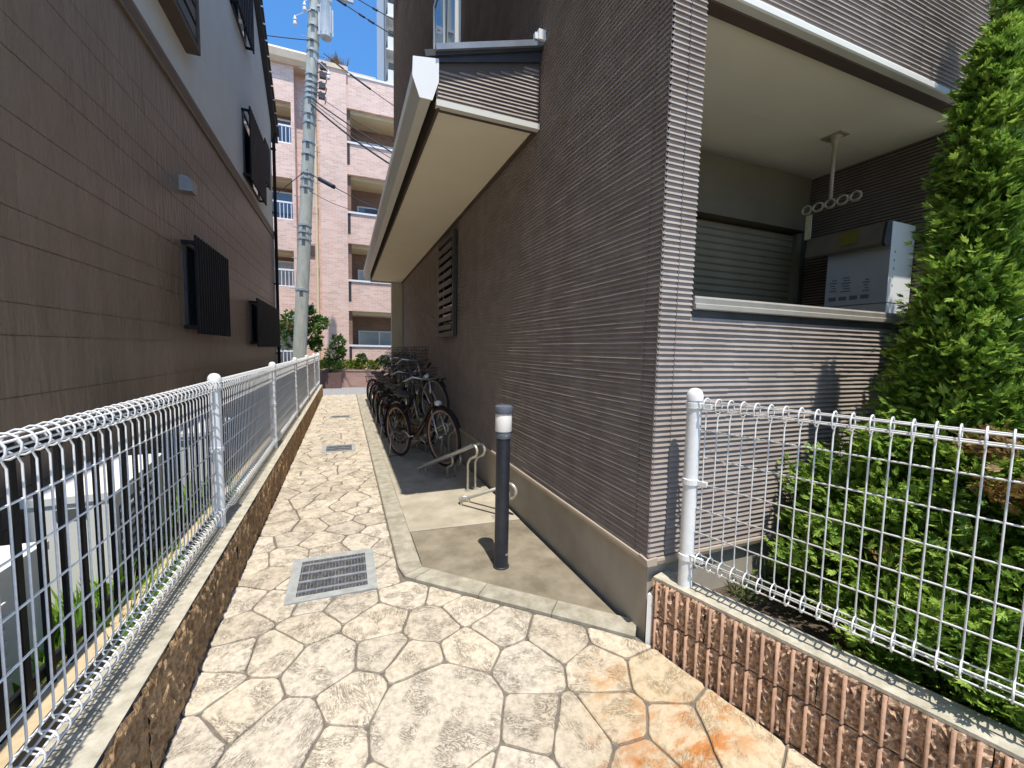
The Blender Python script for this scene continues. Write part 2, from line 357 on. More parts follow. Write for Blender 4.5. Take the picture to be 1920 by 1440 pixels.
M['chrome'] = mat('chrome', (.42, .42, .42), rough=.35, metal=.85)
M['saddle'] = mat('saddle_black', (.015, .015, .015), (.03, .028, .026), scale=20, rough=.55)
M['basket'] = mat('basket_wire', (.05, .05, .05), (.08, .08, .08), scale=20, rough=.5)
M['reflector'] = mat('lamp_glass', (.72, .72, .70), rough=.2)

# ------------------------------------------------------------------ terrain
def gz(x, y):
    xx = max(-.8, min(1.8, x))
    return -.09*max(0.0, 2.0-.33*xx-y)

g = MB(); g.quad((-600, -600, -.42), (600, -600, -.42), (600, 600, -.42), (-600, 600, -.42))
tag(g.build('ground', M['ground']), kind='structure')
# road and ground beyond the passage
r = MB(); r.quad((-40, 13.13, .0), (40, 13.13, .0), (40, 15.5, .0), (-40, 15.5, .0)); r.quad((-40, 13.13, -.42), (40, 13.13, -.42), (40, 13.13, 0), (-40, 13.13, 0))
tag(r.build('road', M['asphalt']), kind='structure')
r = MB(); r.quad((-40, 15.5, .004), (40, 15.5, .004), (40, 60, .004), (-40, 60, .004))
tag(r.build('forecourt', M['slab']), kind='structure')
# neighbour's yard between the left fence and the brown wall
r = MB(); r.quad((-1.5, -3, .02), (-.7, -3, .02), (-.7, 13.12, .02), (-1.5, 13.12, .02))
r.quad((-40, 11.2, .02), (-1.5, 11.2, .02), (-1.5, 13.12, .02), (-40, 13.12, .02))
tag(r.build('yard_soil', M['soil']), kind='structure')

# path base sheet (grout level)
WD = Vector((.287, -.958, 0)).normalized(); WN = Vector((-WD.y*-1, WD.x, 0))  # wall direction
WN = Vector((WD.y, -WD.x, 0)) # outward, towards the path
P0 = Vector((1.335, 1.50, 0))
def wallx(y): return P0.x + (P0.y-y)*.2996
pb = MB()
ys = [-3, -2, -1.2, -.6, -.2, .2, .6, 1.0, 1.3, 1.6, 1.9, 2.2, 2.6, 3.2, 5, 8, 11, 13.12]
def xr(y):
    if y > 2.5: return .44
    if y > 1.62: return 1.30-(y-1.62)*.97
    if y > 1.5: return 1.30
    return wallx(y)
prev = None
for y in ys:
    x1 = xr(y); row = [(-.62+(x1+.62)*i/8, y) for i in range(9)]
    row = [(x, yy, gz(x, yy)-.006) for x, yy in row]
    if prev:
        for i in range(8): pb.quad(prev[i], prev[i+1], row[i+1], row[i])
    prev = row
path = pb.build('path', M['grout']); tag(path, kind='structure')

# flagstones: weighted cells between seeds, each stone an object
rnd = random.Random(7)
hard = [(-.49,2.29),(-.33,2.06),(-.48,2.07),(-.18,2.19),(-.1,1.91),(.14,2.1),(.14,1.89),(.4,2.0),(.28,1.76),(.52,1.76),(.7,1.86),(.73,1.58),(.32,1.49),(.02,1.67),(-.23,1.58),(-.42,1.80),(-.06,1.49),(.64,1.34),(.37,1.29),(.95,1.69),(1.04,1.45),(.8,1.23),(.97,1.25),(1.24,1.34),(1.15,1.11),(.53,1.18),(-.26,1.43),(.14,1.3),(.95,1.05),(-.55,1.70),(-.53,1.94),(-.58,2.51),(-.01,2.30)]
wts = [0]*len(hard); wts[12] = .05; wts[14] = .008; wts[6] = -.006
seeds = list(hard)
def inpath(x, y):
    if x < -.6 or y > 13.1 or y < -.7: return False
    if y > 2.45: return x < .29
    if y > 1.5: return x < .30+(2.47-y)*1.056
    return x < wallx(y)
tries = 0
while len(seeds) < 296 and tries < 60000:
    tries += 1
    y = rnd.uniform(-.7, 13.1); x = rnd.uniform(-.6, 1.9)
    if not inpath(x, y): continue
    if -.75 < x < 1.4 and 1.0 < y < 2.35 and any(math.hypot(x-a, y-b) < .2 for a, b in hard): continue
    dmin = .165 if y < 4 else .172
    if y < 1: dmin = .24
    if all((x-a)**2+(y-b)**2 > dmin*dmin for a, b in seeds): seeds.append((x, y)); wts.append(rnd.uniform(-.003, .008))
def clip(poly, nx, ny, c):
    out = []
    for i in range(len(poly)):
        a = poly[i]; b = poly[(i+1) % len(poly)]
        da = nx*a[0]+ny*a[1]-c; db = nx*b[0]+ny*b[1]-c
        if da <= 0: out.append(a)
        if (da < 0 < db) or (db < 0 < da):
            t = da/(da-db); out.append((a[0]+(b[0]-a[0])*t, a[1]+(b[1]-a[1])*t))
    return out
for i, (sx, sy) in enumerate(seeds):
    gw = .0032 if sy < 3 else .0052
    poly = [(sx-.45, sy-.45), (sx+.45, sy-.45), (sx+.45, sy+.45), (sx-.45, sy+.45)]
    for j, (ax, ay) in enumerate(seeds):
        if i == j or abs(ax-sx) > .9 or abs(ay-sy) > .9: continue
        dx, dy = ax-sx, ay-sy; d = math.hypot(dx, dy)
        t = .5+(wts[i]-wts[j])/(2*d*d)
        nx, ny = dx/d, dy/d
        poly = clip(poly, nx, ny, nx*sx+ny*sy+d*t-gw)
        if len(poly) < 3: break
    if len(poly) < 3: continue
    poly = clip(poly, -1, 0, .597); poly = clip(poly, 0, 1, 13.08)
    if sy > 2.45: poly = clip(poly, 1, 0, .288)
    elif sy > 1.5:
        nx, ny = .6876, .7261
        poly = clip(poly, nx, ny, nx*.30+ny*2.47-.004)
    if sy <= 1.75 and len(poly) >= 3: poly = clip(poly, -WN.x, -WN.y, -WN.x*P0.x-WN.y*P0.y-.006)
    if len(poly) < 3: continue
    # drop slivers, round the corners, make the edges uneven
    q = []
    for k in range(len(poly)):
        a = Vector(poly[k]+(0,)); b = Vector(poly[(k+1) % len(poly)]+(0,)); e = b-a
        if e.length < .012: q.append(tuple((a+b)/2)[:2]); continue
        cut = min(.25, .014/e.length)
        q.append(tuple(a+e*cut)[:2])
        n = max(1, int(e.length/.06)) if sy < 5 else 1
        for s in range(1, n):
            p = a+e*(cut+(1-2*cut)*s/n); nn = Vector((-e.y, e.x, 0)).normalized()*rnd.uniform(-.0045, .0045)
            q.append(tuple(p+nn)[:2])
        q.append(tuple(b-e*cut)[:2])
    cx = sum(p[0] for p in q)/len(q); cy = sum(p[1] for p in q)/len(q)
    mb = MB(); n = len(q); base = gz(cx, cy)
    tx, ty, h = rnd.uniform(-.006, .006), rnd.uniform(-.006, .006), .0055+rnd.uniform(-.0008, .0015)
    def zt(x, y): return gz(x, y)+h+tx*(x-cx)+ty*(y-cy)
    def ins(p, d):
        v = Vector((cx-p[0], cy-p[1])); l = v.length; v = v/l*min(d, l*.5); return (p[0]+v.x, p[1]+v.y)
    for p in q: mb.v.append((p[0], p[1], gz(p[0], p[1])-.012))
    for p in q: a = ins(p, .0015); mb.v.append((a[0], a[1], zt(*a)-.0035))
    for p in q: a = ins(p, .006); mb.v.append((a[0], a[1], zt(*a)))
    mb.v.append((cx, cy, zt(cx, cy)+.001))
    for k in range(n):
        k2 = (k+1) % n
        mb.f.append((k, k2, n+k2, n+k)); mb.f.append((n+k, n+k2, 2*n+k2, 2*n+k)); mb.f.append((2*n+k, 2*n+k2, 3*n))
    mb.build('stone', M['stone'], path, smooth=False, recalc=False)

# kerb along the bicycle bay
kb = MB()
kerb = None
pts_l = [(.292, 13.1), (.292, 2.56), (.325, 2.455), (1.30, 1.535)]
segs = []
def kseg(a, b):
    segs.append((a, b))
y = 13.1
while y > 2.7:
    y2 = max(2.6, y-.6); kseg(((.295, y), (.435, y)), ((.295, y2), (.435, y2))); y = y2
kseg(((.295, 2.6), (.435, 2.6)), ((.318, 2.47), (.44, 2.53)))
kseg(((.318, 2.47), (.44, 2.53)), ((.37, 2.412), (.485, 2.49)))
d = Vector((1.29-.37, 1.545-2.412, 0)); nrm = Vector((-d.y, d.x, 0)).normalized()*.125
for k in range(3):
    a = Vector((.37, 2.412, 0))+d*(k/3); b = Vector((.37, 2.412, 0))+d*((k+1)/3)
    kseg(((a.x, a.y), (a.x+nrm.x, a.y+nrm.y) if k else (.485, 2.49)), ((b.x, b.y), (b.x+nrm.x, b.y+nrm.y)))
base = MB(); base.quad((.30, 2.6, -.002), (.43, 2.6, -.002), (.43, 13.1, -.002), (.30, 13.1, -.002))
kerb = base.build('kerb', M['grout']); tag(kerb, kind='structure')
for (a, b) in segs:
    mb = MB(); g_ = .002
    A0, A1 = Vector(a[0]+(0,)), Vector(a[1]+(0,)); B0, B1 = Vector(b[0]+(0,)), Vector(b[1]+(0,))
    e = (B0-A0).normalized()*g_; A0 += e; B0 -= e; A1 += e; B1 -= e
    zz = lambda p: gz(p.x, p.y)
    c = .008
    t = []
    for p, q_ in ((A0, A1), (A1, A0), (B1, B0), (B0, B1)):
        v = (q_-p).normalized()*c; t.append(p+v)
    bot = [Vector((p.x, p.y, zz(p)-.1)) for p in (A0, A1, B1, B0)]; mid = [Vector((p.x, p.y, zz(p)+.016)) for p in (A0, A1, B1, B0)]
    top = [Vector((p.x, p.y, zz(p)+.024)) for p in t]
    n0 = 0; mb.v = [tuple(p) for p in bot+mid+top]
    for i in range(4):
        j = (i+1) % 4; mb.f.append((i, j, 4+j, 4+i)); mb.f.append((4+i, 4+j, 8+j, 8+i))
    mb.f.append((8, 9, 10, 11))
    mb.build('kerb_stone', M['kerb'], kerb)

sl1 = MB(); sl1.prism([(.437, 3.085), (1.308, 3.03), (1.308, 13.1), (.437, 13.1)], 'z', -.1, .012)
tag(sl1.build('bicycle_bay_floor', M['slab_light']), kind='structure')
sl2 = MB(); sl2.prism([(.442, 3.077), (.442, 2.535), (.49, 2.488), (1.308, 1.707), (1.308, 3.022)], 'z', -.1, .009)
tag(sl2.build('concrete_apron', M['slab']), kind='structure')

# bed behind the ribbed block wall
bd = MB(); bd.poly([(1.42, 1.56, .16), (1.95, -.5, .18), (5.2, -.5, .18), (5.2, 1.56, .16)])
tag(bd.build('planting_bed', M['soil']), kind='structure')

# ------------------------------------------------------------------ the ribbed brown house on the right
house = thing('ribbed_house', 'dark brown ribbed-siding apartment house on the right with lean-to roof over the bicycles', 'house', (1.32, 1.517, 0))
X1 = 1.32; F = 1.517; YB = 12.35
def HTY(y): return 5.6+max(0, y-1.5)*.48  # unseen roof slope, shaped to let more sky light onto the left house
HT = 5.6
PITCH = .0252; FACE = .0178; DEP = .0098; SLANT = .0086
rr = random.Random(3)
def ribbed(O, U, Nn, length, nrib, seg, jit=.0022, endcap=True):
    """panel with horizontal ribs; O = lower start corner on the face plane"""
    mb = MB(); O = Vector(O); U = Vector(U); Nn = Vector(Nn); Z = Vector((0, 0, 1))
    back = O-Nn*DEP
    mb.quad(back, back+U*length, back+U*length+Z*nrib*PITCH, back+Z*nrib*PITCH)
    for i in range(nrib):
        za = i*PITCH+.003; zb = za+FACE
        a = 0.0
        while a < length-1e-4:
            b = length if seg is None else min(length, a+rr.uniform(*seg))
            if length-b < .05: b = length
            dj = -rr.random()*jit if seg else 0
            z1 = za+(rr.uniform(-.0012, .0012) if seg else 0); z2 = zb+(rr.uniform(-.0012, .0012) if seg else 0)
            A = O+U*a+Nn*dj; B = O+U*b+Nn*dj; A2 = back+U*a; B2 = back+U*b
            At = A-Nn*SLANT; Bt = B-Nn*SLANT
            mb.quad(A+Z*z1, B+Z*z1, Bt+Z*z2, At+Z*z2)
            mb.quad(At+Z*z2, Bt+Z*z2, B2+Z*z2, A2+Z*z2)
            mb.quad(A2+Z*z1, B2+Z*z1, B+Z*z1, A+Z*z1)
            if endcap:
                mb.quad(A2+Z*z1, A+Z*z1, At+Z*z2, A2+Z*z2); mb.quad(B+Z*z1, B2+Z*z1, B2+Z*z2, Bt+Z*z2)
            a = b
    return mb
ROW = 18*PITCH  # .4536
Z0 = .418
def rows(z0, z1):
    k = 0; out = []
    z = z0
    while z < z1-1e-3:
        n = min(18, int(round((z1-z)/PITCH)))
        if n <= 0: break
        out.append((z, n)); z += n*PITCH
    return out
XS = 1.312  # side face plane
# core walls behind the siding
b = MB()
b.prism([(1.54, .40), (YB, .40), (YB, HTY(YB)), (1.54, HTY(1.54))], 'x', 1.322, 1.50)                   # side wall
b.box(1.322, 1.5275, 3.0, 4.7, 1.70, HT)                # wall over the opening
b.box(1.50, 1.53, .40, 3.96, 1.62, 1.545)               # parapet
b.box(3.955, 1.53, .40, 5.0, 2.75, 3.0)                 # right flank
b.box(1.50, 2.66, .2, 3.955, 2.8, 3.0)                  # back wall of the porch
b.box(1.50, 1.62, .2, 3.955, 2.66, .5)                  # porch floor
b.prism([(1.70, 3.0), (YB, 3.0), (YB, HTY(YB)), (1.70, HTY(1.7))], 'x', 4.7, 5.0); b.box(1.50, YB-.15, 0, 4.7, YB, HTY(YB)-.07)
b.prism([(1.40, HTY(1.5)-.03), (YB+.1, HTY(YB+.1)), (YB+.1, HTY(YB+.1)+.15), (1.40, HTY(1.5)+.12)], 'x', 1.25, 5.1); b.box(1.5, 1.71, 3.01, 4.69, 2.8, 3.1)
b.build('wall', M['siding_back'], house)
f = MB(); f.box(1.335, 1.535, -.3, 1.47, YB-.02, .376); f.box(1.47, 1.535, -.3, 5, 1.66, .376)
f.build('foundation', M['found'], house)
l = MB(); l.prism([(1.305, .380), (1.300, .400), (1.302, .412), (1.36, .418), (1.36, .380)], 'y', 1.50, YB-.03)
l.prism([(1.505, .380), (1.500, .400), (1.502, .412), (1.56, .418), (1.56, .380)], 'x', 1.300, 5.0)
l.build('base_ledge', M['ledge'], house)
# corner pieces (two faces each)
for (z, n) in rows(Z0, HT):
    seg = None
    m1 = ribbed((XS, F+.092, z), (0, -1, 0), (-1, 0, 0), .0995, n, seg)
    m2 = ribbed((XS, F-.008, z), (1, 0, 0), (0, -1, 0), .098, n, seg)
    k = len(m1.v); m1.v += m2.v; m1.f += [tuple(i+k for i in q) for q in m2.f]
    m1.build('corner_panel', M['rib'], house, recalc=False)
# side wall boards
cols = [(F+.097, 4.38), (4.386, 7.40), (7.406, 10.42), (10.426, YB)]
for ci, (ya, yb) in enumerate(cols):
    for (z, n) in rows(Z0, HTY(yb)):
        near = z < 3.6 and ci < 2
        mbx = ribbed((XS, yb, z), (0, -1, 0), (-1, 0, 0), yb-ya, n, (.15, .8) if near else None, jit=.0012, endcap=near)
        if z+ROW > HTY(ya): mbx.v = [(a, b_, min(c, HTY(b_)-.04)) for (a, b_, c) in mbx.v]
        mbx.build('siding_panel', M['rib'], house, recalc=False)
YF = F-.008
# pillar and parapet, beam and flank boards on the front
for (z, n) in rows(Z0, 1.55):
    ribbed((1.414, YF, z), (1, 0, 0), (0, -1, 0), 1.72, n, (.07, .35)).build('siding_panel', M['rib'], house, recalc=False)
    ribbed((3.138, YF, z), (1, 0, 0), (0, -1, 0), 1.6, n, (.07, .35)).build('siding_panel', M['rib'], house, recalc=False)
for (z, n) in rows(Z0+2*ROW+9*PITCH, 3.02):
    ribbed((1.414, YF, z), (1, 0, 0), (0, -1, 0), .088, n, None).build('siding_panel', M['rib'], house, recalc=False)
    ribbed((3.955, YF, z), (1, 0, 0), (0, -1, 0), .8, n, None).build('siding_panel', M['rib'], house, recalc=False)
for (z, n) in rows(3.018, HT):
    near = z < 4.6
    ribbed((1.414, YF, z), (1, 0, 0), (0, -1, 0), 1.72, n, (.07, .35) if near else None).build('siding_panel', M['rib'], house, recalc=False)
    ribbed((3.138, YF, z), (1, 0, 0), (0, -1, 0), 1.6, n, (.07, .35) if near else None).build('siding_panel', M['rib'], house, recalc=False)
# flank inner wall of the sheltered porch (ribbed) and pillar inner face
for (z, n) in rows(Z0, 2.98):
    ribbed((3.948, 1.52, z), (0, 1, 0), (-1, 0, 0), 1.13, n, None).build('siding_panel', M['rib'], house, recalc=False)
    ribbed((1.506, 2.65, z), (0, -1, 0), (1, 0, 0), 1.13, n, None).build('siding_panel', M['rib'], house, recalc=False)
# beam flashing, brown drop and cream ceiling
b = MB(); b.prism([(1.482, 2.990), (1.480, 2.962), (1.488, 2.958), (1.53, 2.962), (1.53, 3.012), (1.50, 3.014)], 'x', 1.50, 3.965); b.build('drip_flashing', M['gutter'], house)
b = MB(); b.box(1.502, 1.532, 2.955, 3.946, 1.595, 2.998); b.build('soffit_edge', M['brown_trim'], house)
b = MB(); b.box(1.502, 1.597, 2.985, 3.944, 2.655, 2.9985); b.build('ceiling_backing', M['brown_trim'], house)
for (ya, yb) in ((1.597, 2.118), (2.120, 2.655)):
    b = MB(); b.box(1.502, ya, 2.975, 3.944, yb, 2.984); b.build('ceiling_panel', M['cream'], house)
b = MB(); b.box(1.502, 2.628, 2.93, 3.944, 2.655, 2.973); b.build('ceiling_trim', M['brown_trim'], house)
# rail on the parapet
b = MB(); b.prism([(1.498, 1.588), (1.494, 1.592), (1.494, 1.612), (1.503, 1.617), (1.500, 1.640), (1.506, 1.650), (1.60, 1.652), (1.606, 1.646), (1.606, 1.588)], 'x', 1.508, 3.94)
b.build('rail', M['alu'], house)
b = MB(); b.box(1.512, 1.522, 1.548, 3.94, 1.60, 1.586); b.build('rail_dark_gap', M['dark_metal'], house)  # dark strip stands in for the dark gap under the rail
# roller shutter on the back wall
b = MB(); b.box(1.53, 2.50, 2.46, 3.74, 2.658, 2.90); b.box(1.53, 2.492, 2.455, 3.745, 2.51, 2.475); b.build('shutter_box', mat('shutter_box_brown', (.115, .09, .055), (.135, .11, .068), scale=4, rough=.55), house)
b = MB(); b.box(3.70, 2.56, .5, 3.755, 2.658, 2.455); b.build('shutter_guide', M['shutter'], house)
b = MB(); b.box(1.515, 2.56, .5, 1.55, 2.658, 2.455); b.build('shutter_guide', M['shutter'], house)
z = .505
sm = MB(); sm.prism([(2.606, 0), (2.598, .012), (2.597, .04), (2.602, .052), (2.612, .053), (2.614, 0)], 'x', 1.552, 3.698)
slat0 = None
while z < 2.44:
    if slat0 is None:
        slat0 = sm.build('shutter_slat', M['shutter'], house, local=True); slat0.location = Vector((0, 0, z))-wl(house)
    else: inst(slat0, house, Vector((0, 0, z))-wl(house))
    z += .0555
# lean-to roof over the bicycles
PF, PBk = 2.85, 10.55
roof = MB(); roof.prism([(.50, 3.235), (1.318, 3.49), (1.318, 3.53), (.49, 3.272)], 'y', PF-.03, PBk+.02)
porch = roof.build('lean_to_roof', M['dark_metal'], house)
b = MB(); b.box(.59, PF+.035, 2.985, 1.295, PBk-.025, 2.994); b.build('soffit_backing', M['brown_trim'], porch)
for k in range(4):
    ya, yb = PF+.03+(PBk-.05-PF)*k/4, PF+.03+(PBk-.05-PF)*(k+1)/4
    b = MB(); b.box(.585, ya+.0012, 2.975, 1.30, yb-.0012, 2.984); b.build('soffit_panel', M['cream'], porch)
b = MB(); b.prism([(.58, 2.955), (.598, 2.955), (.598, 3.24), (.58, 3.235)], 'y', PF+.012, PBk); b.build('fascia', M['brown_trim'], porch)
b = MB(); b.prism([(.43, 3.205), (.425, 3.10), (.468, 2.985), (.535, 2.985), (.575, 3.10), (.575, 3.205)], 'y', PF-.02, PBk+.03); b.build('gutter', M['gutter'], porch)
b = MB(); b.prism([(.418, 3.215), (.414, 3.10), (.46, 2.977), (.542, 2.977), (.583, 3.10), (.583, 3.24)], 'y', PF-.03, PF-.021); b.build('gutter_cap', M['white'], porch)
z0 = 3.0
mbp = ribbed((.575, PF, z0), (1, 0, 0), (0, -1, 0), .735, 18, (.1, .35))
keep = [q for q in mbp.f if all(mbp.v[i][2] < 3.205+(mbp.v[i][0]-.575)*.275 for i in q)]
mbp.f = keep
mbp.poly([(.575, PF+DEP, 3.0), (1.31, PF+DEP, 3.0), (1.31, PF+DEP, 3.41), (.575, PF+DEP, 3.21)])
mbp.build('gable_siding', M['rib'], porch, recalc=False)
b = MB(); b.prism([(.585, 2.994), (1.311, 2.994), (1.311, 3.46), (.585, 3.235)], 'y', PF+.0095, PF+.06); b.build('gable_backing', M['siding_back'], porch)
b = MB(); b.box(.57, PF-.018, 2.960, 1.312, PF+.028, 2.998); b.build('gable_trim', M['gutter'], porch)
b = MB(); b.box(.60, PF+.029, 2.955, 1.30, PF+.05, 2.974); b.box(1.285, PF+.05, 2.955, 1.31, PBk-.02, 2.974); b.build('soffit_trim', M['brown_trim'], porch)
b = MB(); b.prism([(.56, 3.275), (1.318, 3.508), (1.318, 3.548), (.56, 3.312)], 'y', PF-.055, PF-.031); b.build('verge_flashing', M['flash_grey'], porch)
b = MB(); b.prism([(.56, 3.225), (1.312, 3.42), (1.312, 3.505), (.56, 3.272)], 'y', PF-.012, PF-.0085+.004); b.build('verge_board', M['dark_metal'], porch)
b = MB(); b.box(1.262, PF-.075, 3.525, 1.318, PF-.02, 3.59); b.box(1.24, PF-.06, 3.53, 1.262, PF-.03, 3.57); b.build('flashing_end_cap', M['white'], porch)
b = MB(); b.box(1.06, PBk+.0, .0, 1.322, PBk+.14, 2.972); b.box(.58, PBk-.018, 2.94, 1.05, PBk+.06, 2.974); b.build('end_wing_wall', M['beige'], house)
# slatted window grille on the side wall
win = MB(); win.box(1.262, 5.17, 1.55, 1.305, 5.235, 2.86); win.box(1.262, 6.03, 1.55, 1.305, 6.09, 2.86); win.box(1.262, 5.235, 2.80, 1.305, 6.03, 2.86); win.box(1.262, 5.235, 1.55, 1.305, 6.03, 1.61)
win = win.build('window', M['dark_metal'], house)
b = MB(); b.box(1.295, 5.235, 1.61, 1.304, 6.03, 2.80); b.build('pane', M['dark_glass'], win)
s0 = None
M['slat'] = mat('grille_slat', (.10, .085, .07), (.125, .105, .088), scale=8, rough=.5)
for k in range(10):
    z = 1.64+k*.115
    sm = MB(); sm.box(1.246, 5.245, z, 1.262, 6.02, z+.062)
    sm.build('slat', M['slat'], win)
# upper window with a pale frame
win = MB(); win.box(1.24, 5.10, 4.90, 1.312, 5.16, 6.3); win.box(1.24, 6.36, 4.90, 1.312, 6.42, 6.3); win.box(1.24, 5.16, 4.90, 1.312, 6.36, 4.95); win.box(1.24, 5.16, 6.25, 1.312, 6.36, 6.3); win.box(1.24, 5.72, 4.95, 1.29, 5.77, 6.25)
win = win.build('window', M['gutter'], house)
b = MB(); b.box(1.27, 5.16, 4.95, 1.30, 5.72, 6.25); b.build('pane', M['dark_glass'], win)
b = MB(); b.box(1.255, 5.77, 4.95, 1.285, 6.36, 6.25); b.build('pane', M['dark_glass'], win)

# ------------------------------------------------------------------ the house on the left
lh = thing('gabled_house', 'brown and pale stucco gabled house with barred windows behind the left mesh fence', 'house', (-1.5, 5, 0))
LX = -1.5; YE = 11.2
b = MB(); b.box(-9.5, -2.5, .0, LX-.012, YE-.012, 3.86); b.build('wall', M['left_siding'], lh)
b = MB(); b.box(-9.5, -2.52, -.2, LX-.02, YE-.03, .335); b.build('foundation', M['found'], lh)
HB = .155
zs = [.34]
z = 1.098-5*HB
zz = [1.098+.155*2+.4605*k for k in range(-2, 6)]  # groove pattern: board joints
zz = [z for z in (1.408-.4605*2, 1.408-.4605, 1.408, 1.408+.4605, 1.408+2*.4605, 1.408+3*.4605, 1.408+4*.4605)]
bounds = [.345]+[z for z in zz if z > .4]+[3.835]
for bi in range(len(bounds)-1):
    z0, z1 = bounds[bi], bounds[bi+1]
    off = [-2.5, -.1, 2.9, 5.93, 8.96, YE] if bi % 2 == 0 else [-2.5, 1.4, 4.43, 7.46, 10.49, YE]
    for ci in range(len(off)-1):
        y0, y1 = off[ci]+.0015, off[ci+1]-.0015
        mb = MB(); gmid = z0+.158
        parts = [(z0+.003, gmid-.002), (gmid+.003, z1-.003)] if z1-z0 > .3 else [(z0+.003, z1-.003)]
        for (a, c) in parts:
            mb.box(LX-.011, y0, a, LX+.001, y1, c)
        mb.box(LX-.012, y0, z0, LX-.005, y1, z1)
        mb.build('siding_panel', M['left_siding'], lh)
b = MB(); b.prism([(LX-.02, 3.84), (LX+.022, 3.84), (LX+.022, 3.872), (LX+.012, 3.878), (LX+.03, 3.95), (LX+.03, 3.985), (LX-.02, 3.99)], 'y', -2.5, YE+.02); b.build('band_trim', M['band'], lh)
AY, AZ = 8.6, 8.5  # unseen ridge, kept low to open the sky for the house opposite
EZ = 6.38
b = MB(); b.prism([(-2.5, 3.988), (YE-.01, 3.988), (YE-.01, EZ), (AY, AZ-.05), (3.0, 6.5), (-2.5, EZ)], 'x', -9.5, LX+.003); b.build('upper_wall', M['stucco'], lh)
slope = (AZ-EZ)/(YE-AY)
b = MB()
b.prism([(AY, AZ+.02), (YE+.35, EZ-.35*slope+.02), (YE+.35, EZ-.35*slope+.17), (AY, AZ+.17)], 'x', -9.8, LX+.10)
b.prism([(AY-.002, AZ+.02), (3.0, 6.57), (3.0, 6.72), (AY-.002, AZ+.17)], 'x', -9.8, LX+.10)
b.prism([(2.998, 6.57), (-2.9, 6.45), (-2.9, 6.6), (2.998, 6.72)], 'x', -9.8, LX+.10)
roofL = b.build('roof', M['dark_metal'], lh)
t0 = MB(); t0.box(-.06, -.15, 0, .03, .15, .035)
ang = math.atan(slope)
for k in range(14):
    y = AY+(YE+.35-AY)*(k+.5)/14; z = AZ-(y-AY)*slope+.155
    mb = MB(); c = Vector((LX+.08, y, z)); u = Vector((0, 1, -slope)).normalized(); w = Vector((0, slope, 1)).normalized()
    mb.obox(c+w*.02, (1, 0, 0), u, w, .055, .12, .018)
    mb.build('verge_tile', M['brown_trim'], roofL)
b = MB(); b.tube([(LX+.06, YE-.05, .02), (LX+.06, YE-.05, 6.0)], .034, 10); b.tube([(LX+.06, YE-.05, 6.0), (LX+.10, YE+.05, 6.2)], .034, 10)
for z in (1.2, 2.8, 4.4, 5.8): b.box(LX, YE-.09, z, LX+.10, YE-.01, z+.03)
b.build('downpipe', M['black'], lh)
b = MB(); b.box(LX-.005, YE-.012, .0, LX+.012, YE+.03, 3.835); b.build('corner_trim', M['stucco'], lh)
def grille(y0, y1, z0, z1, name='window', pitch=.085, proud=.115, bar=.028, glass='dark_glass'):
    w = MB()
    for (a, b_, c, d_) in ((y0+.05, y0+.09, z0+.05, z1-.05), (y1-.09, y1-.05, z0+.05, z1-.05), (y0+.05, y1-.05, z0+.05, z0+.09), (y0+.05, y1-.05, z1-.09, z1-.05)):
        w.box(LX-.005, a, c, LX+.025, b_, d_)
    w = w.build(name, M['dark_metal'], lh)
    p = MB(); p.box(LX+.002, y0+.09, z0+.09, LX+.012, y1-.09, z1-.09); p.build('pane', M[glass], w)
    for z in (z0+.05, z1-.09):
        fr = MB()
        fr.box(LX+proud-.03, y0, z, LX+proud-.006, y1, z+.035)
        fr.box(LX, y0, z, LX+proud-.03, y0+.025, z+.035); fr.box(LX, y1-.025, z, LX+proud-.03, y1, z+.035)
        fr.build('grille_frame', M['black'], w)
    n = int((y1-y0)/pitch)
    b0 = None
    for k in range(n+1):
        y = y0+.004+(y1-y0-bar-.008)*k/n
        mb = MB(); mb.box(LX+proud-.005, y, z0, LX+proud+.018, y+bar, z1); mb.build('bar', M['black'], w)
    return w
grille(5.15, 6.40, 1.49, 2.47)
grille(8.27, 10.84, 1.36, 2.19, pitch=.11, bar=.05)
grille(8.12, 9.50, 4.08, 5.22, pitch=.11, bar=.07)
grille(9.52, 10.05, 4.55, 5.35, pitch=.11, bar=.07)
grille(7.55, 8.65, 6.32, 7.5, pitch=.13, bar=.06)
w = MB(); w.box(LX, 4.30, 4.40, LX+.13, 5.55, 4.46); w.box(LX, 5.49, 4.46, LX+.13, 5.55, 5.7); w.box(LX, 4.30, 4.46, LX+.13, 4.36, 5.7); w.box(LX, 4.30, 5.7, LX+.13, 5.55, 5.76)
w = w.build('window', M['brown_trim'], lh)
p = MB(); p.box(LX+.02, 4.36, 4.46, LX+.04, 5.49, 5.7); p.build('pane', M['dark_glass'], w)
for k in range(7):
    mb = MB(); mb.box(LX+.10, 4.37, 4.5+k*.17, LX+.12, 5.48, 4.62+k*.17); mb.build('slat', M['dark_metal'], w)
# vent hood
vt = MB()
vy, vz = 5.25, 2.90
prof = []
for k in range(7):
    a = math.pi/2*k/6; prof.append((LX+.105*math.sin(a)+.002, vz+.10+.05*math.cos(a)))
vt.prism([(LX, vz+.15)]+prof+[(LX+.107, vz), (LX, vz)], 'y', vy-.075, vy+.075)
vt.build('vent_hood', mat('vent_steel', (.30, .30, .30), (.36, .36, .36), scale=20, rough=.4, metal=.5), lh)

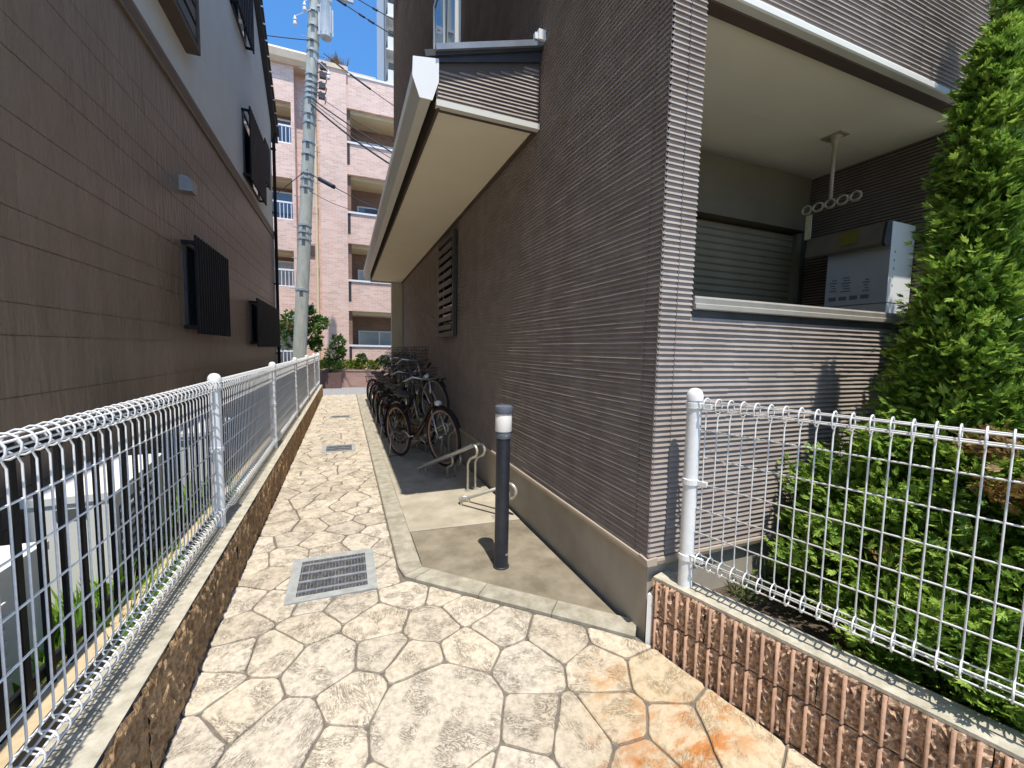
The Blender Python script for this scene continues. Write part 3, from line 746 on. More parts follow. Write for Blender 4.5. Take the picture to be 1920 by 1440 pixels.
# ------------------------------------------------------------------ left low block wall
lw = thing('low_block_wall', 'low rough brown split-face block wall carrying the long white mesh fence on the left', 'wall', (-.68, 6, 0))
def nz3(x, y, z):
    return (math.sin(x*53.1+y*31.7+z*17.3)+math.sin(x*97.3-y*71.9+z*61.1+1.3)+math.sin(y*131.7+z*143.3+2.1))/3
rw = random.Random(5)
y = -1.2; k = 0
while y < 13.0:
    y1 = min(y+.398, 13.1)
    mb = MB(); near = y < 4.5
    ny = 40 if y < 2.7 else (22 if near else 8); nz = 34 if y < 2.7 else (16 if near else 6)
    zb = -.25; zt_ = .302
    def P(i, j):
        yy = y+.002+(y1-y-.004)*i/ny; z_ = zb+(zt_-.004-zb)*j/nz
        e = .008+.012*mnoise.noise(Vector((y*3.1, yy*34, z_*34)))+.010*mnoise.noise(Vector((y*1.1, yy*85, z_*85)))+.007*mnoise.noise(Vector((y*2.1, yy*9, z_*9)))
        if j == nz: e *= .9
        if i in (0, ny): e *= .55
        return (-.605+e, yy, z_+(.010*mnoise.noise(Vector((yy*50, 3.3, y))) if j == nz else 0))
    b0 = len(mb.v)
    for j in range(nz+1):
        for i in range(ny+1): mb.v.append(P(i, j))
    for j in range(nz):
        for i in range(ny):
            a = b0+j*(ny+1)+i; mb.f.append((a, a+1, a+ny+2, a+ny+1))
    mb.build('block', M['block_rough'], lw, recalc=False)
    y = y1
b = MB(); b.box(-.755, -1.2, -.25, -.607, 13.1, .300); b.build('coping', M['cap'], lw)

# mesh fence builder ----------------------------------------------------
def mesh_fence(root, O, D, s0, s1, ztop, zbot, hz, posts, post_base, post_top, name_n=None):
    """O: point on the fence line, D: direction; ring tubes at the top and bottom"""
    O = Vector(O); D = Vector(D).normalized(); rot = math.atan2(D.y, D.x)
    R_ = .031
    w = MB(); pts = []
    zt = ztop-R_; zb = zbot+R_
    # upper loop, straight wire, lower loop in the local XZ plane (x across the fence)
    for k in range(13):
        a = -math.pi/2-.2+2*math.pi*(12-k)/12*.97
        pts.append((R_*math.cos(a)*1.0-0.0, 0, zt+R_*math.sin(a)))
    st = [(R_*.05, 0, zt-R_-.02), (0.0, 0, zb+R_+.02)]
    lo = []
    for k in range(13):
        a = math.pi/2+.2-2*math.pi*k/12*.97
        lo.append((R_*math.cos(a), 0, zb+R_*math.sin(a)))
    w.tube(pts+st+lo, .0029, 5)
    o0 = None; n = int((s1-s0)/.05)
    locs = []
    for k in range(n+1):
        s = s0+k*.05
        if any(abs(s-p) < .018 for p in posts): continue
        locs.append(s)
    for s in locs:
        p = O+D*s-wl(root)
        if o0 is None:
            o0 = w.build('vertical_wire', M['wire'], root, local=True, smooth=True)
            o0.location = (p.x, p.y, -wl(root).z); o0.rotation_euler = (0, 0, rot-math.pi/2)
        else:
            c = inst(o0, root, (p.x, p.y, -wl(root).z), rot-math.pi/2)
    X_ = Vector((-D.y, D.x, 0))
    lines = [(0, z) for z in hz]; nh = len(hz)
    for zc in (zt, zb):
        for a in (35, 145, 215, 325): lines.append((R_*.88*math.cos(rad(a)), zc+R_*.88*math.sin(rad(a))))
    ps = sorted(posts)
    for i in range(len(ps)-1):
        for (off, z) in lines:
            A = O+D*(ps[i]+.02)+X_*off; B = O+D*(ps[i+1]-.02)+X_*off
            mb = MB(); mb.tube([(A.x, A.y, z), (B.x, B.y, z)], .0031, 5); mb.build('horizontal_wire', M['wire'], root, smooth=True)
    for p in ps:
        c = O+D*p
        mb = MB(); r = .0315
        mb.lathe([(r, post_base-.05), (r, post_top-.03)], (c.x, c.y, 0), 20)
        po = smooth_angle(mb.build('post', M['postw'], root))
        mb = MB(); mb.lathe([(r+.004, post_top-.035), (r+.004, post_top-.012), (r*.95, post_top+.004), (r*.6, post_top+.016), (.004, post_top+.02)], (c.x, c.y, 0), 20)
        smooth_angle(mb.build('cap', M['postw'], po), 60)
        for z in (ztop-R_-.005, (ztop+zbot)/2, zbot+R_):
            mb = MB(); mb.lathe([(r+.001, z-.014), (r+.005, z-.012), (r+.005, z+.012), (r+.001, z+.014)], (c.x, c.y, 0), 18)
            q = c+D*.05; mb.obox((c.x+D.x*.05, c.y+D.y*.05, z), D, X_, (0, 0, 1), .026, .008, .010)
            if p > ps[0]+.01: mb.obox((c.x-D.x*.05, c.y-D.y*.05, z), D, X_, (0, 0, 1), .026, .008, .010)
            mb.build('clamp', M['postw'], po)

lf = thing('mesh_fence', 'long white wire mesh fence running along the left side of the path', 'fence', (-.71, 6, .3))
mesh_fence(lf, (-.71, 0, 0), (0, 1, 0), .62, 13.05, 1.175, .355, [1.01, .885, .76, .635, .51], [.80, 2.90, 5.0, 7.1, 9.2, 11.3, 13.1], .30, 1.195)

# ------------------------------------------------------------------ right ribbed block wall + fence
rwall = thing('ribbed_block_wall', 'low reddish brown block wall with vertical ribs and pale coping in the right foreground', 'wall', (1.6, .6, 0))
UZ = Vector((0, 0, 1))
def rblock(s0, s1, z0, z1, nr):
    root = None
    mb = MB(); base = P0-WN*.012
    n = nr*6; m = 14
    vs = []
    for j in range(m+1):
        for i in range(n+1):
            s = s0+.0015+(s1-s0-.003)*i/n; z = z0+.0015+(z1-z0-.003)*j/m
            e = .006+rw.uniform(-.009, .009)
            if j in (0, m): e = .002
            p = base+WD*s+WN*e; vs.append((p.x, p.y, z))
    b0 = 0; mb.v = vs
    for j in range(m):
        for i in range(n):
            a = j*(n+1)+i; mb.f.append((a, a+1, a+n+2, a+n+1))
    k = len(mb.v)
    # rest of the block body
    A = base+WD*(s0+.0015); B = base+WD*(s1-.0015); th = -WN*.11
    mb.quad((A.x, A.y, z1-.002), (B.x, B.y, z1-.002), (B.x+th.x, B.y+th.y, z1-.002), (A.x+th.x, A.y+th.y, z1-.002))
    mb.quad((A.x, A.y, z0), (A.x, A.y, z1-.002), (A.x+th.x, A.y+th.y, z1-.002), (A.x+th.x, A.y+th.y, z0))
    blk = mb.build('block', M['block_face'], rwall, recalc=True)
    for i in range(nr):
        s = s0+(s1-s0)*(i+.5)/nr
        c = base+WD*s+WN*.004
        r = MB()
        prof = [(-.0075, 0), (-.006, .011), (-.002, .0155), (.002, .0155), (.006, .011), (.0075, 0)]
        q = []
        for zz_ in (z0+.004, z1-.006):
            for (a, e) in prof:
                p = c+WD*(a*.85)+WN*e; q.append((p.x, p.y, zz_))
        r.v = q; L_ = len(prof)
        for t in range(L_-1): r.f.append((t, t+1, L_+t+1, L_+t))
        r.f.append(tuple(range(L_, 2*L_)))
        r.build('rib', M['rib_block'], blk, smooth=True)
RIBW = .0505
for (z0, z1) in ((.142, .318), (-.05, .140), (-.25, -.052)):
    s = .0 if z0 != -.05 else -.0
    first = 5 if z0 > 0 else 3
    cnt = [first, 8, 8, 8, 8, 8]
    if z0 < -.1: cnt = cnt[:]
    for nr in cnt:
        if not (z0 < -.1 and s < .3): rblock(s, s+nr*RIBW, z0, z1, nr)
        s += nr*RIBW
total = s
A = P0-WN*.008; B = A+WD*total; th = -WN*.115
cb = MB()
n = 46
for i in range(n):
    a = A+WD*(total*i/n); b_ = A+WD*(total*(i+1)/n)
    cb.quad((a.x, a.y, .328), (b_.x, b_.y, .328), (b_.x+th.x, b_.y+th.y, .328), (a.x+th.x, a.y+th.y, .328))
    cb.quad((a.x, a.y, .316), (b_.x, b_.y, .316), (b_.x, b_.y, .328), (a.x, a.y, .328))
a = A; cb.quad((a.x, a.y, .1), (a.x, a.y, .328), (a.x+th.x, a.y+th.y, .328), (a.x+th.x, a.y+th.y, .1))
b_ = B; a = A+th; b_ = B+th; cb.quad((a.x, a.y, .05), (b_.x, b_.y, .05), (b_.x, b_.y, .328), (a.x, a.y, .328))
cb.build('coping', M['cap'], rwall)
# pale mortar fillet where the wall meets the foundation
b = MB(); b.prism([(1.322, 1.512), (1.338, 1.495), (1.36, 1.50), (1.36, 1.53)], 'z', -.1, .24); b.build('mortar_fillet', M['white'], rwall)

rf = thing('mesh_fence', 'short white wire mesh fence with round end post on the ribbed block wall at right', 'fence', (1.43, 1.40, .33))
mesh_fence(rf, (1.433, 1.398, 0), (WD.x, WD.y, 0), .055, 2.0, 1.192, .435, [1.05, .93, .812, .698, .59], [0, 2.0], .328, 1.212)

# ------------------------------------------------------------------ neighbour's dark bar fence, coping, units, weeds
nf = thing('bar_fence', 'black vertical bar fence on tan coping just behind the left mesh fence', 'fence', (-.93, 3, .2))
b = MB(); b.box(-.955, -1.5, .0, -.865, 13.0, .235); b.build('coping', M['tan'], nf)
b = MB(); b.box(-.955, -1.5, 1.02, -.935, 13.0, 1.06); b.box(-.955, -1.5, .27, -.935, 13.0, .30); b.build('rail', M['black'], nf)
p0 = None
for k in range(126):
    y = -1.0+k*.111
    if p0 is None:
        mb = MB(); mb.box(-.9335, -.0, .232, -.92, .025, 1.08); p0 = mb.build('bar', M['black'], nf, local=True); p0.location = Vector((0, y, 0))-wl(nf)
    else: inst(p0, nf, Vector((0, y, 0))-wl(nf))

def acunit(loc, rz, label, H=.62):
    t = thing('outdoor_unit', label, 'air conditioner unit', loc, 'air conditioner units in the narrow yard')
    t.rotation_euler = (0, 0, rz)
    def B(name, m, *bx):
        mb = MB()
        for q in bx: mb.box(*q)
        return mb.build(name, m, t, local=True)
    B('casing', M['ac'], (-.15, -.40, .04, .148, .40, H-.035))
    B('lid', M['ac'], (-.158, -.408, H-.033, .158, .408, H))
    B('fan_recess', M['ac_dark'], (.1485, -.34, .10, .1525, .16, H-.09))
    for k in range(9):
        z = .12+k*(H-.24)/8
        B('louvre', M['ac'], (.153, -.345, z, .166, .165, z+.016))
    B('handle', M['ac_dark'], (-.05, -.4035, H-.11, .06, -.4005, H-.06))
    B('foot', M['black'], (-.15, -.30, 0, .15, -.24, .038)); B('foot', M['black'], (-.15, .24, 0, .15, .30, .038))
    return t
acunit((-1.22, 1.68, .02), 0, 'white outdoor air conditioner unit nearest the camera behind the left mesh fence', .60)
acunit((-1.21, 2.86, .02), .10, 'white outdoor air conditioner unit with weeds at its foot, second along the left fence', .66)
acunit((-1.24, 4.6, .02), 0, 'white outdoor air conditioner unit farthest back behind the left mesh fence', .62)

# foliage primitives --------------------------------------------------------
FAN = ((0, 1.0, 0), (.55, .55, .12), (-.55, .55, .12), (.5, .48, .38), (-.5, .48, .38))
def spray(v, f, p, d, s, L, wd=.30, fan=True):
    """a small fan of three leaflets starting at p, along d, spread along s"""
    for (ang, k, o_) in (FAN if fan == 5 else (((0, 1.0, 0), (.62, .72, 0), (-.62, .72, 0)) if fan else ((0, 1.0, 0),))):
        a = d*math.cos(ang)+s*math.sin(ang); t = s*math.cos(ang)-d*math.sin(ang)
        n = len(v); l = L*k; w = l*wd*.5
        p_ = p+d*(L*o_)
        m = p_+a*(l*.45)
        v += [tuple(p_), tuple(m+t*w), tuple(p_+a*l), tuple(m-t*w)]
        f.append((n, n+1, n+2, n+3))

def crown(name, parent, prof, axis, n, L, m, seed, lump=.2, facing=None, maxy=None, up=.45, wd=.34):
    r_ = random.Random(seed); v = []; f = []
    zs = [a for a, _ in prof]
    def rad_at(z):
        for i in range(len(prof)-1):
            if prof[i][0] <= z <= prof[i+1][0]:
                t = (z-prof[i][0])/(prof[i+1][0]-prof[i][0]); return prof[i][1]+(prof[i+1][1]-prof[i][1])*t
        return 0
    rmax = max(b for _, b in prof)
    ph = [r_.uniform(0, 6.28) for _ in range(8)]
    cnt = 0; tr = 0; per = 38
    while cnt < n and tr < n*4:
        tr += 1
        z = r_.uniform(zs[0], zs[-1]); R = rad_at(z)
        if r_.random() > (R/rmax+.22): continue
        a = r_.uniform(0, 6.2832)
        if facing is not None:
            da = abs((a-facing+math.pi) % (2*math.pi)-math.pi)
            if da > 1.9 and r_.random() < .85: continue
        lm = 1+lump*(math.sin(3*a+z*5+ph[0])*.4+math.sin(5*a-z*9+ph[1])*.35+math.sin(7*a+z*14+ph[2])*.3)
        u = r_.random(); rho = R*lm*(1.02-.50*u*u)
        out = Vector((math.cos(a), math.sin(a), 0))
        c = Vector((axis[0]+rho*out.x, axis[1]+rho*out.y, z))
        axd = (out*r_.uniform(.6, 1.0)+Vector((r_.gauss(0, .25), r_.gauss(0, .25), up+r_.gauss(0, .25)))).normalized()
        sg = min(.05, .35*R+.008)
        for q in range(per):
            t = r_.uniform(-1, 1)
            p = c+axd*t*sg*1.5+Vector((r_.gauss(0, sg*.6), r_.gauss(0, sg*.6), r_.gauss(0, sg*.5)))
            if maxy is not None and p.y > maxy: continue
            d = (axd+Vector((r_.gauss(0, .45), r_.gauss(0, .45), r_.gauss(0, .4)))).normalized()
            s = d.cross(Vector((r_.gauss(0, .6), r_.gauss(0, .6), 1))).normalized()
            spray(v, f, p, d, s, L*r_.uniform(.6, 1.25), wd, 5); cnt += 1
    mb = MB(); mb.v = v; mb.f = f
    return mb.build(name, m, parent, recalc=False)

def trunk(parent, pts, r0, r1, name='trunk'):
    mb = MB(); mb.tube(pts, r0, 10, r2=r1); return mb.build(name, M['bark'], parent, smooth=True)

# ------------------------------------------------------------------ conifers in the bed
t1 = thing('cypress_tree', 'bright green conical cypress behind the right mesh fence, in front of the house wall', 'tree', (2.50, .95, .16))
trunk(t1, [(2.5, .95, .12), (2.5, .95, 1.5), (2.49, .95, 2.6)], .05, .008)
crown('crown', t1, [(.20, .46), (.32, .60), (.50, .60), (.72, .47), (.92, .32), (1.1, .22), (1.25, .185), (1.5, .14), (1.8, .105), (2.1, .085), (2.4, .065), (2.62, .04), (2.72, .01)], (2.50, .95), 46000, .048, M['fol'], 11, lump=.22, maxy=1.50, wd=.27)
crown('lower_boughs', t1, [(.18, .34), (.3, .46), (.55, .44), (.8, .30), (1.0, .1)], (2.42, .60), 15000, .050, M['fol'], 13, lump=.25, wd=.27)
crown('dry_foliage', t1, [(.88, .05), (1.0, .10), (1.10, .05)], (2.12, .66), 500, .045, M['dead'], 17)
crown('low_sprays', t1, [(.17, .16), (.26, .22), (.42, .18), (.55, .04)], (1.92, .68), 3200, .05, M['fol'], 14, lump=.25, wd=.27)
crown('withered_sprays', t1, [(.3, .40), (.6, .40), (.9, .22)], (2.46, .8), 420, .04, M['dead'], 19, wd=.2)
for k in range(10):
    a = random.Random(40+k); z = a.uniform(.4, 1.9); g_ = a.uniform(0, 6.28); r_ = .3*(1-z/3)
    trunk(t1, [(2.5, .95, z), (2.5+r_*math.cos(g_), .95+r_*math.sin(g_), z+.12)], .010, .004, 'branch')
t2 = thing('cypress_tree', 'tall dense dark green cypress against the house wall at the right edge', 'tree', (3.45, .95, .16))
trunk(t2, [(3.45, .95, .12), (3.45, .95, 2.5), (3.44, .95, 4.3)], .075, .01)
crown('crown', t2, [(.2, .62), (.5, .74), (.9, .70), (1.2, .64), (1.55, .54), (1.9, .49), (2.2, .44), (2.5, .39), (3.0, .33), (3.5, .25), (4.1, .13), (4.6, .01)], (3.45, .95), 48000, .058, M['fol2'], 12, wd=.29, lump=.18, facing=math.pi*1.05, maxy=1.505)
for k in range(8):
    a = random.Random(60+k); z = a.uniform(.6, 3); g_ = a.uniform(0, 6.28); r_ = .4*(1-z/4.5)
    trunk(t2, [(3.45, .95, z), (3.45+r_*math.cos(g_), .95+r_*math.sin(g_), z+.15)], .014, .005, 'branch')
# low weeds at the foot of the wall
def weeds(name, label, cat, spots, n, L, m, seed, kind=None, up=1.2):
    r_ = random.Random(seed); v = []; f = []
    for i in range(n):
        cx, cy, cz, sp = spots[r_.randrange(len(spots))]; L_ = L
        x = cx+r_.gauss(0, sp); y = cy+r_.gauss(0, sp)
        d = Vector((r_.gauss(0, .6), r_.gauss(0, .6), up)).normalized(); s = d.cross(Vector((r_.gauss(0, 1), r_.gauss(0, 1), .2))).normalized()
        spray(v, f, Vector((x, y, cz)), d, s, L*r_.uniform(.4, 1.3), .08, True)
        if r_.random() < .6: spray(v, f, Vector((x, y, cz+L*.4)), d, s, L*.5*r_.uniform(.5, 1.2), .15, True)
    mb = MB(); mb.v = v; mb.f = f
    o = mb.build(name, m, recalc=False, loc=(spots[0][0], spots[0][1], spots[0][2]))
    return tag(o, label, cat, kind=kind)
weeds('weeds', 'small green weeds at the foot of the ribbed house wall', 'weeds', [(2.05, 1.38, .16, .07), (2.22, 1.33, .16, .06), (1.86, 1.44, .16, .04)], 90, .12, M['shrub'], 5, 'stuff')
weeds('tall_grass', 'bright green tall weeds between the outdoor units behind the left mesh fence', 'weeds', [(-1.02, 2.10, .02, .07), (-1.0, 2.28, .02, .10), (-1.02, 2.42, .02, .06), (-.99, 2.65, .02, .06), (-1.0, 3.4, .02, .08), (-1.02, 4.0, .02, .08)], 2200, .27, M['grass'], 6, 'stuff')

# ------------------------------------------------------------------ drains
def drain(x0, x1, y0, y1, label, nx, nyb):
    t = thing('drain_grate', label, 'drain', ((x0+x1)/2, (y0+y1)/2, 0), 'drain grates along the path')
    zt = .013; fw = .052 if x1-x0 > .42 else .04
    fr = MB(); 
    fr.box(x0, y0, -.01, x1, y0+fw, zt); fr.box(x0, y1-fw, -.01, x1, y1, zt); fr.box(x0, y0+fw, -.01, x0+fw, y1-fw, zt); fr.box(x1-fw, y0+fw, -.01, x1, y1-fw, zt)
    fr.build('frame', M['grate_frame'], t)
    p = MB(); p.quad((x0+fw, y0+fw, .0085), (x1-fw, y0+fw, .0085), (x1-fw, y1-fw, .0085), (x0+fw, y1-fw, .0085)); p.build('dark_pan', M['dark_pan'], t, recalc=False)  # flat dark sheet stands in for the shaded depth under the grate
    for k in range(nyb):
        y = y0+fw+(y1-y0-2*fw)*(k+.5)/nyb
        mb = MB(); mb.box(x0+fw, y-.010, .009, x1-fw, y+.010, .0145); mb.build('cross_bar', M['grate'], t)
    for k in range(nx):
        x = x0+fw+(x1-x0-2*fw)*(k+.5)/nx
        mb = MB(); mb.box(x-.0025, y0+fw, .009, x+.0025, y1-fw, .0115); mb.build('grate_bar', M['grate_dark'], t)
drain(-.318, .160, 2.40, 2.91, 'large square steel drain grate nearest the camera in the stone path', 20, 4)
drain(-.30, .125, 5.84, 6.28, 'middle steel drain grate in the stone path beside the bicycles', 12, 3)
drain(-.30, .105, 8.72, 9.0, 'farthest small drain grate in the stone path', 10, 2)

# ------------------------------------------------------------------ bollard light
bl = thing('bollard_light', 'black bollard garden light with white lamp on the concrete apron', 'bollard light', (.908, 2.39, .009))
b = MB(); b.lathe([(.052, .009), (.052, .016), (.0445, .02), (.0445, .838)], (.908, 2.39, 0), 28); smooth_angle(b.build('post', M['bollard'], bl))
b = MB(); b.lathe([(.047, .838), (.048, .842), (.048, .878), (.046, .882)], (.908, 2.39, 0), 28); smooth_angle(b.build('collar', M['bollard_cap'], bl))
b = MB(); b.lathe([(.0505, .882), (.0515, .885), (.0515, .990), (.0505, .993)], (.908, 2.39, 0), 28); smooth_angle(b.build('lamp', M['lamp_white'], bl))
b = MB(); b.lathe([(.055, .993), (.056, .996), (.056, 1.030), (.053, 1.039), (.045, 1.042)], (.908, 2.39, 0), 28); smooth_angle(b.build('cap', M['bollard_cap'], bl))
for (a, z) in ((-1.2, .10), (-1.0, .10), (-1.55, .86), (.4, .40)):
    b = MB(); c = (.908+.0445*math.cos(a), 2.39+.0445*math.sin(a), z); b.obox(c, (math.cos(a), math.sin(a), 0), (-math.sin(a), math.cos(a), 0), (0, 0, 1), .004, .005, .005); b.build('screw', M['steel'], bl)

# ------------------------------------------------------------------ bicycle racks
def arc(c, r, a0, a1, u, w, n=8):
    c = Vector(c); u = Vector(u); w = Vector(w)
    return [tuple(c+u*r*math.cos(a0+(a1-a0)*k/n)+w*r*math.sin(a0+(a1-a0)*k/n)) for k in range(n+1)]
def rack(low, high, h, label, zf=.012):
    lo = Vector((low[0], low[1], zf)); hi = Vector((high[0], high[1], zf+h))
    t = thing('bicycle_rack', label, 'bicycle rack', tuple(lo), 'bicycle racks in the bay')
    d = hi-lo; dh = Vector((d.x, d.y, 0)).normalized(); sd = Vector((-dh.y, dh.x, 0)); U = Vector((0, 0, 1))
    gap = .048
    # channel: two rails joined by a bend at the low end
    lowc = lo+dh*.05+U*.045
    left = hi+sd*gap; right = hi-sd*gap
    bend = [tuple(lowc+sd*gap*math.cos(a)-dh*gap*math.sin(a)) for a in [math.pi*k/8 for k in range(9)]]
    b = MB(); b.tube([tuple(left)]+bend+[tuple(right)], .0125, 10); b.build('wheel_channel', M['galv'], t, smooth=True)
    for s in (1, -1):
        top = hi+sd*gap*s; r = .062
        cen = top-U*r
        pts = [tuple(cen+U*r*math.cos(a)+dh*r*math.sin(a)) for a in [math.pi*.95*k/9 for k in range(10)]]
        q = Vector(pts[-1]); q2 = q-dh*.05-U*.025
        foot = Vector((q2.x-dh.x*.03, q2.y-dh.y*.03, zf))
        pts += [tuple(q2), tuple(q2-dh*.03-U*.05), tuple(foot)]
        if h < .3: pts = pts[:-2]+[tuple(Vector((q2.x, q2.y, zf)))]
        b = MB(); b.tube(pts, .0125, 10); b.build('hoop', M['galv'], t, smooth=True)
        b = MB(); b.box(foot.x-.03, foot.y-.03, zf, foot.x+.03, foot.y+.03, zf+.006); b.build('foot_plate', M['galv'], t)
    b = MB(); b.tube([tuple(lowc+sd*gap-U*.004), tuple(Vector((lowc.x, lowc.y, zf))+sd*gap)], .011, 8); b.tube([tuple(lowc-sd*gap-U*.004), tuple(Vector((lowc.x, lowc.y, zf))-sd*gap)], .011, 8); b.build('front_foot', M['galv'], t)
    return t
rack((.955, 3.55), (1.215, 3.10), .27, 'empty low galvanised bicycle rack beside the black bollard light')
rack((.765, 4.66), (1.165, 3.78), .47, 'empty tall sloping galvanised bicycle rack at the shadow edge')

# ------------------------------------------------------------------ bicycles
def bicycle(front, h, frame_m, rim_m, label, basket=True, heading=None, rack_child=True, handle='up', guard=None):
    fx, fy = front
    if heading is None: heading = Vector((.33, -.944, 0))
    heading.normalize()
    wb = 1.06
    pitch = math.asin(h/wb)
    rear = Vector((fx, fy, 0))-heading*wb*math.cos(pitch)
    t = thing('bicycle', label, 'bicycle', (rear.x, rear.y, .012), 'bicycles parked in the bay')
    t.rotation_euler = Matrix.Rotation(math.atan2(heading.y, heading.x), 3, 'Z').to_euler()
    t.rotation_euler = (Matrix.Rotation(math.atan2(heading.y, heading.x), 3, 'Z') @ Matrix.Rotation(-pitch, 3, 'Y') @ Matrix.Rotation(rad(2.5), 3, 'X')).to_euler()
    r = .33
    def T(name, paths, rr_, m, par=t, n=6, closed=False):
        mb = MB()
        for p in paths: mb.tube(p, rr_, n, closed=closed)
        return mb.build(name, m, par, local=True, smooth=True)
    for wx in (0, wb):
        tr = [(wx+(r-.018)*math.cos(a), 0, r+(r-.018)*math.sin(a)) for a in [2*math.pi*k/36 for k in range(36)]]
        wh = T('wheel', [tr], .018, M['rubber'], closed=True, n=8); 
        rm = [(wx+(r-.042)*math.cos(a), 0, r+(r-.042)*math.sin(a)) for a in [2*math.pi*k/36 for k in range(36)]]
        T('rim', [rm], .011, rim_m, wh, closed=True, n=6)
        sp = []
        for k in range(20):
            a = 2*math.pi*k/20; s_ = .02 if k % 2 else -.02
            sp.append([(wx+.018*math.cos(a+.6), s_, r+.018*math.sin(a+.6)), (wx+(r-.045)*math.cos(a), 0, r+(r-.045)*math.sin(a))])
        T('spokes', sp, .0012, M['chrome'], wh, n=3)
        T('hub', [[(wx, -.045, r), (wx, .045, r)]], .018, M['chrome'], wh, n=8)
        a0, a1 = (-.25, 3.5) if wx == 0 else (.35, 2.7)
        fe = MB(); prev = None
        for k in range(15):
            a = a0+(a1-a0)*k/14; R_ = r+.018
            row = [(wx+(R_-.012)*math.cos(a), -.03, r+(R_-.012)*math.sin(a)), (wx+R_*math.cos(a), 0, r+R_*math.sin(a)), (wx+(R_-.012)*math.cos(a), .03, r+(R_-.012)*math.sin(a))]
            if prev: fe.quad(prev[0], prev[1], row[1], row[0]); fe.quad(prev[1], prev[2], row[2], row[1])
            prev = row
        fe.build('mudguard', M['black'] if not guard else guard, t, local=True, recalc=False)
    bbp = (.42, 0, .29); st = (.30, 0, .66); hd = (.88, 0, .80); hb = (.905, 0, .64)
    T('frame', [[bbp, st], [hb, (.66, 0, .42), (.52, 0, .31), bbp], [hd, hb], [(.905, 0, .70), (.68, 0, .50), (.55, 0, .40), (.36, 0, .43)]], .0165, frame_m, n=8)
    T('chain_stay', [[(0, .055, r), (.40, .03, .29)], [(0, -.055, r), (.40, -.03, .29)], [(0, .055, r), (.31, .02, .62)], [(0, -.055, r), (.31, -.02, .62)]], .009, frame_m)
    T('fork', [[hb, (.95, .05, .60), (1.0, .055, .48), (wb, .055, r)], [hb, (.95, -.05, .60), (1.0, -.055, .48), (wb, -.055, r)]], .011, M['chrome'])
    T('seat_post', [[st, (.275, 0, .78)]], .013, M['chrome'])
    sd = MB()
    L0 = [(.13, .085), (.17, .10), (.25, .075), (.33, .035), (.40, .022)]
    top = [(x, w) for x, w in L0]
    for i in range(len(L0)-1):
        (xa, wa), (xb, wb_) = L0[i], L0[i+1]; za, zb = .845-.02*i*.5, .845-.02*(i+1)*.5
        sd.quad((xa, -wa, za-.02), (xb, -wb_, zb-.02), (xb, 0, zb+.005), (xa, 0, za+.008)); sd.quad((xa, 0, za+.008), (xb, 0, zb+.005), (xb, wb_, zb-.02), (xa, wa, za-.02))
        sd.quad((xa, -wa, za-.02), (xb, -wb_, zb-.02), (xb, -wb_*.7, zb-.06), (xa, -wa*.7, za-.065)); sd.quad((xa, wa, za-.02), (xb, wb_, zb-.02), (xb, wb_*.7, zb-.06), (xa, wa*.7, za-.065))
    sd.quad((.13, -.085, .825), (.13, 0, .853), (.13, .085, .825), (.13, 0, .775))
    sd.build('saddle', M['saddle'], t, local=True, recalc=False, smooth=True)
    T('handlebar', [[hd, (.875, 0, .95)], [(.66, .27, .93), (.74, .27, .955), (.86, .20, 1.0), (.885, .05, .965), (.885, -.05, .965), (.86, -.20, 1.0), (.74, -.27, .955), (.66, -.27, .93)]], .011, M['chrome'], n=8)
    T('grip', [[(.65, .27, .928), (.76, .268, .96)]], .017, M['saddle'], n=8); T('grip', [[(.65, -.27, .928), (.76, -.268, .96)]], .017, M['saddle'], n=8)
    T('brake_lever', [[(.80, .24, .98), (.72, .25, .925)], [(.80, -.24, .98), (.72, -.25, .925)]], .006, M['black'])
    T('crank', [[(.42, -.06, .29), (.42, .06, .29)], [(.42, .06, .29), (.55, .07, .20)], [(.42, -.06, .29), (.29, -.07, .38)]], .010, M['chrome'])
    pd = MB(); pd.box(.50, .075, .185, .60, .155, .208); pd.build('pedal', M['black'], t, local=True)
    pd = MB(); pd.box(.24, -.155, .37, .34, -.075, .393); pd.build('pedal', M['black'], t, local=True)
    cg = MB(); cg.prism([(-.03, .27), (.46, .21), (.53, .26), (.51, .36), (.44, .39), (-.01, .38)], 'y', .058, .066); cg.build('chain_guard', guard or frame_m, t, local=True)
    T('rear_rack', [[(-.26, .06, .73), (.22, .06, .73)], [(-.26, -.06, .73), (.22, -.06, .73)], [(-.26, -.06, .73), (-.26, .06, .73)], [(-.10, -.06, .73), (-.10, .06, .73)], [(.06, -.06, .73), (.06, .06, .73)], [(-.22, .06, .73), (0, .06, r)], [(-.22, -.06, .73), (0, -.06, r)]], .006, M['black'])
    T('stand', [[(0, .09, r), (-.02, .13, .015), (-.02, -.13, .015), (0, -.09, r)]], .008, M['chrome'])
    T('headlight', [[(.985, 0, .70), (1.05, 0, .695)]], .032, M['reflector'], n=10)
    rf_ = MB(); rf_.box(-.345, -.018, .60, -.337, .018, .63); rf_.build('reflector', mat('red_reflector', (.16, .01, .008), rough=.3) if 'red_reflector' not in bpy.data.materials else bpy.data.materials['red_reflector'], t, local=True)
